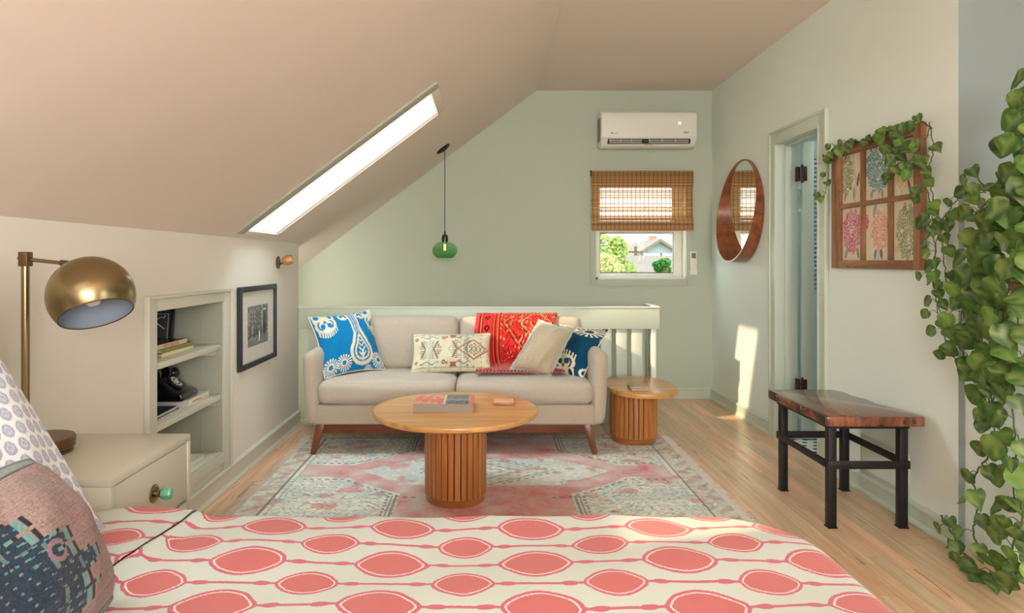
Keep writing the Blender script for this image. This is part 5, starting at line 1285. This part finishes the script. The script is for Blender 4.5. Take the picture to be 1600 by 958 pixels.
# ends trailing down to the floor
vine([(1556, 560, 1.9), (1540, 600, 1.90), (1548, 640, 1.90), (1560, 690, 1.90), (1580, 730, 1.88)], .0024, 48, (.055, .07))
vine([(1566, 690, 1.9), (1540, 720, 1.90), (1520, 750, 1.90), (1528, 790, 1.90), (1520, 830, 1.88), (1535, 868, 1.86)], .0032, 60, (.06, .08))
vine([(1600, 800, 1.84), (1580, 860, 1.82), (1560, 893, 1.84), (1535, 893, 1.86), (1510, 868, 1.89), (1495, 846, 1.89), (1480, 820, 1.90), (1470, 806, 1.90)], .0034, 42, (.055, .08))
vine([(1620, 830, 1.8), (1600, 880, 1.80), (1588, 896, 1.80)], .003, 40, (.06, .09))
for x, y in ((1588, 425), (1597, 440), (1592, 418)):
    add_leaf(wall_pt(x, y, 1.88), (-.3, .4, -.6), .055, (-.6, -.7, .3), RM)

# ================================================================== OUTSIDE
M_ground = mat('dry_grass', C(150, 150, 96), .9, var=.2, vs=.5)
struct(MB().box(-60, 80, 6.5, 140, -3.3, -3.2).build('ground', M_ground))
m_siding = mat('blue_grey_siding', C(150, 160, 172), .7, var=.05, vs=1); m_roof = mat('grey_shingle_roof', C(118, 102, 94), .9, var=.1, vs=3); m_brick = mat('brown_brick', C(160, 120, 100), .9, var=.2, vs=6)
def house(name, label, x0, x1, y0, y1, z0, ze, zr, wx=None, chim=None):
    h = thing(name, label, 'house', ((x0+x1)/2, (y0+y1)/2, z0), None); xc = (x0+x1)/2
    MB().prism([(x0, z0), (x1, z0), (x1, ze), (xc, zr), (x0, ze)], y0, y1, 'xz').build('walls', m_siding, h)
    for a, b_ in (((x0-.5, ze-.5*(zr-ze)/(xc-x0)), (xc, zr)), ((xc, zr), (x1+.5, ze-.5*(zr-ze)/(xc-x0)))):
        MB().prism([a, b_, (b_[0], b_[1]+.2), (a[0], a[1]+.2)], y0-.4, y1+.3, 'xz').build('roof', m_roof, h)
    for q in (wx or []):
        f = MB().box(q-.55, q+.55, y0-.06, y0+.02, ze-.9, ze+.2).build('window', M_white, h); MB().box(q-.4, q+.4, y0-.09, y0-.05, ze-.78, ze+.08).build('pane', M_blackmat, f)
    if chim is not None: MB().box(chim-.22, chim+.22, y0+2, y0+2.5, ze, zr+.45).build('chimney', m_brick, h)
    return h
house('house', 'blue-grey gabled house with chimney seen through the back window', 8.9, 11.7, 40, 50, -3.2, 1.45, 2.35, (9.9, 10.9), 10.45)
h2 = thing('house', 'low house with pale shingle roof in front of the gabled house outside', 'house', (8.0, 28, -3.2))
MB().box(5.2, 11, 24.3, 30, -3.2, .45).build('walls', m_siding, h2)
MB().prism([(23.9, .42), (27.2, 1.42), (30.5, .42), (30.5, .28), (27.2, 1.26), (23.9, .28)], 5.0, 11.2, 'yz').build('roof', m_roof, h2)
m_bark = mat('tree_bark', C(96, 78, 60), .9)
fol = attrmat('tree_foliage', .7, trans=.35)
def tree(name, label, x, y, r, zc, sq, n, cols, ls=.07):
    t = thing(name, label, 'tree', (x, y, -3.2))
    MB().tube([(x, y, -3.2), (x+.1, y, zc-r*.3), (x, y+.1, zc)], [.12, .09, .03], 8).build('trunk', m_bark, t, smooth=True)
    rs = np.random.RandomState(int(x*100) % 997); mb = MB(); subs = [(rs.normal(0, .45*r, 3)*np.array([1, 1, sq]), r*rs.uniform(.35, .6)) for _ in range(9)]
    for k in range(n):
        cpos, cr = subs[k % 9]; d = rs.normal(size=3); d /= np.linalg.norm(d); p = Vector(cpos+d*cr*rs.uniform(.75, 1.05)*np.array([1, 1, sq]))+Vector((x, y, zc))
        a = Vector(rs.normal(size=3)).normalized(); b_ = a.orthogonal().normalized()*ls; a = a*ls*.8; cc_ = cols[rs.randint(len(cols))]
        mb.add([p-a, p+b_*.6, p+a, p-b_*.6], [(0, 1, 2, 3)], tuple(v*rs.uniform(.8, 1.15) for v in cc_))
    o = mb.build('foliage', fol, t); o['kind'] = 'stuff'
tree('leafy_tree', 'yellow-green leafy tree outside at the left of the window view', 2.68, 14.5, .50, 1.28, .9, 3600, [C(170, 180, 96), C(196, 200, 120), C(140, 160, 80)], .05)
tree('leafy_tree', 'taller darker tree behind the yellow-green one outside the window', 2.85, 18, .42, 1.95, .9, 1800, [C(96, 134, 88), C(120, 150, 100)], .05)
tree('bush', 'dark green round bush outside at the bottom right of the window view', 3.62, 14, .26, 1.10, .7, 2400, [C(60, 120, 44), C(84, 144, 56), C(40, 92, 36)], .035)
tree('leafy_tree', 'pale olive shrub crown low at the bottom left of the window view', 2.15, 11.5, .30, .98, .7, 2000, [C(186, 184, 120), C(206, 200, 140)], .04)
MB_ = MB().tube([(8.0, 36, -3.2), (8.0, 36, 2.0)], .08, 8).tube([(7.6, 36, 1.7), (8.4, 36, 1.7)], .05, 6)
tag(MB_.build('utility_pole', m_bark, loc=(8.0, 36, -3.2)), 'thin utility pole standing beyond the trees outside the window', 'pole')
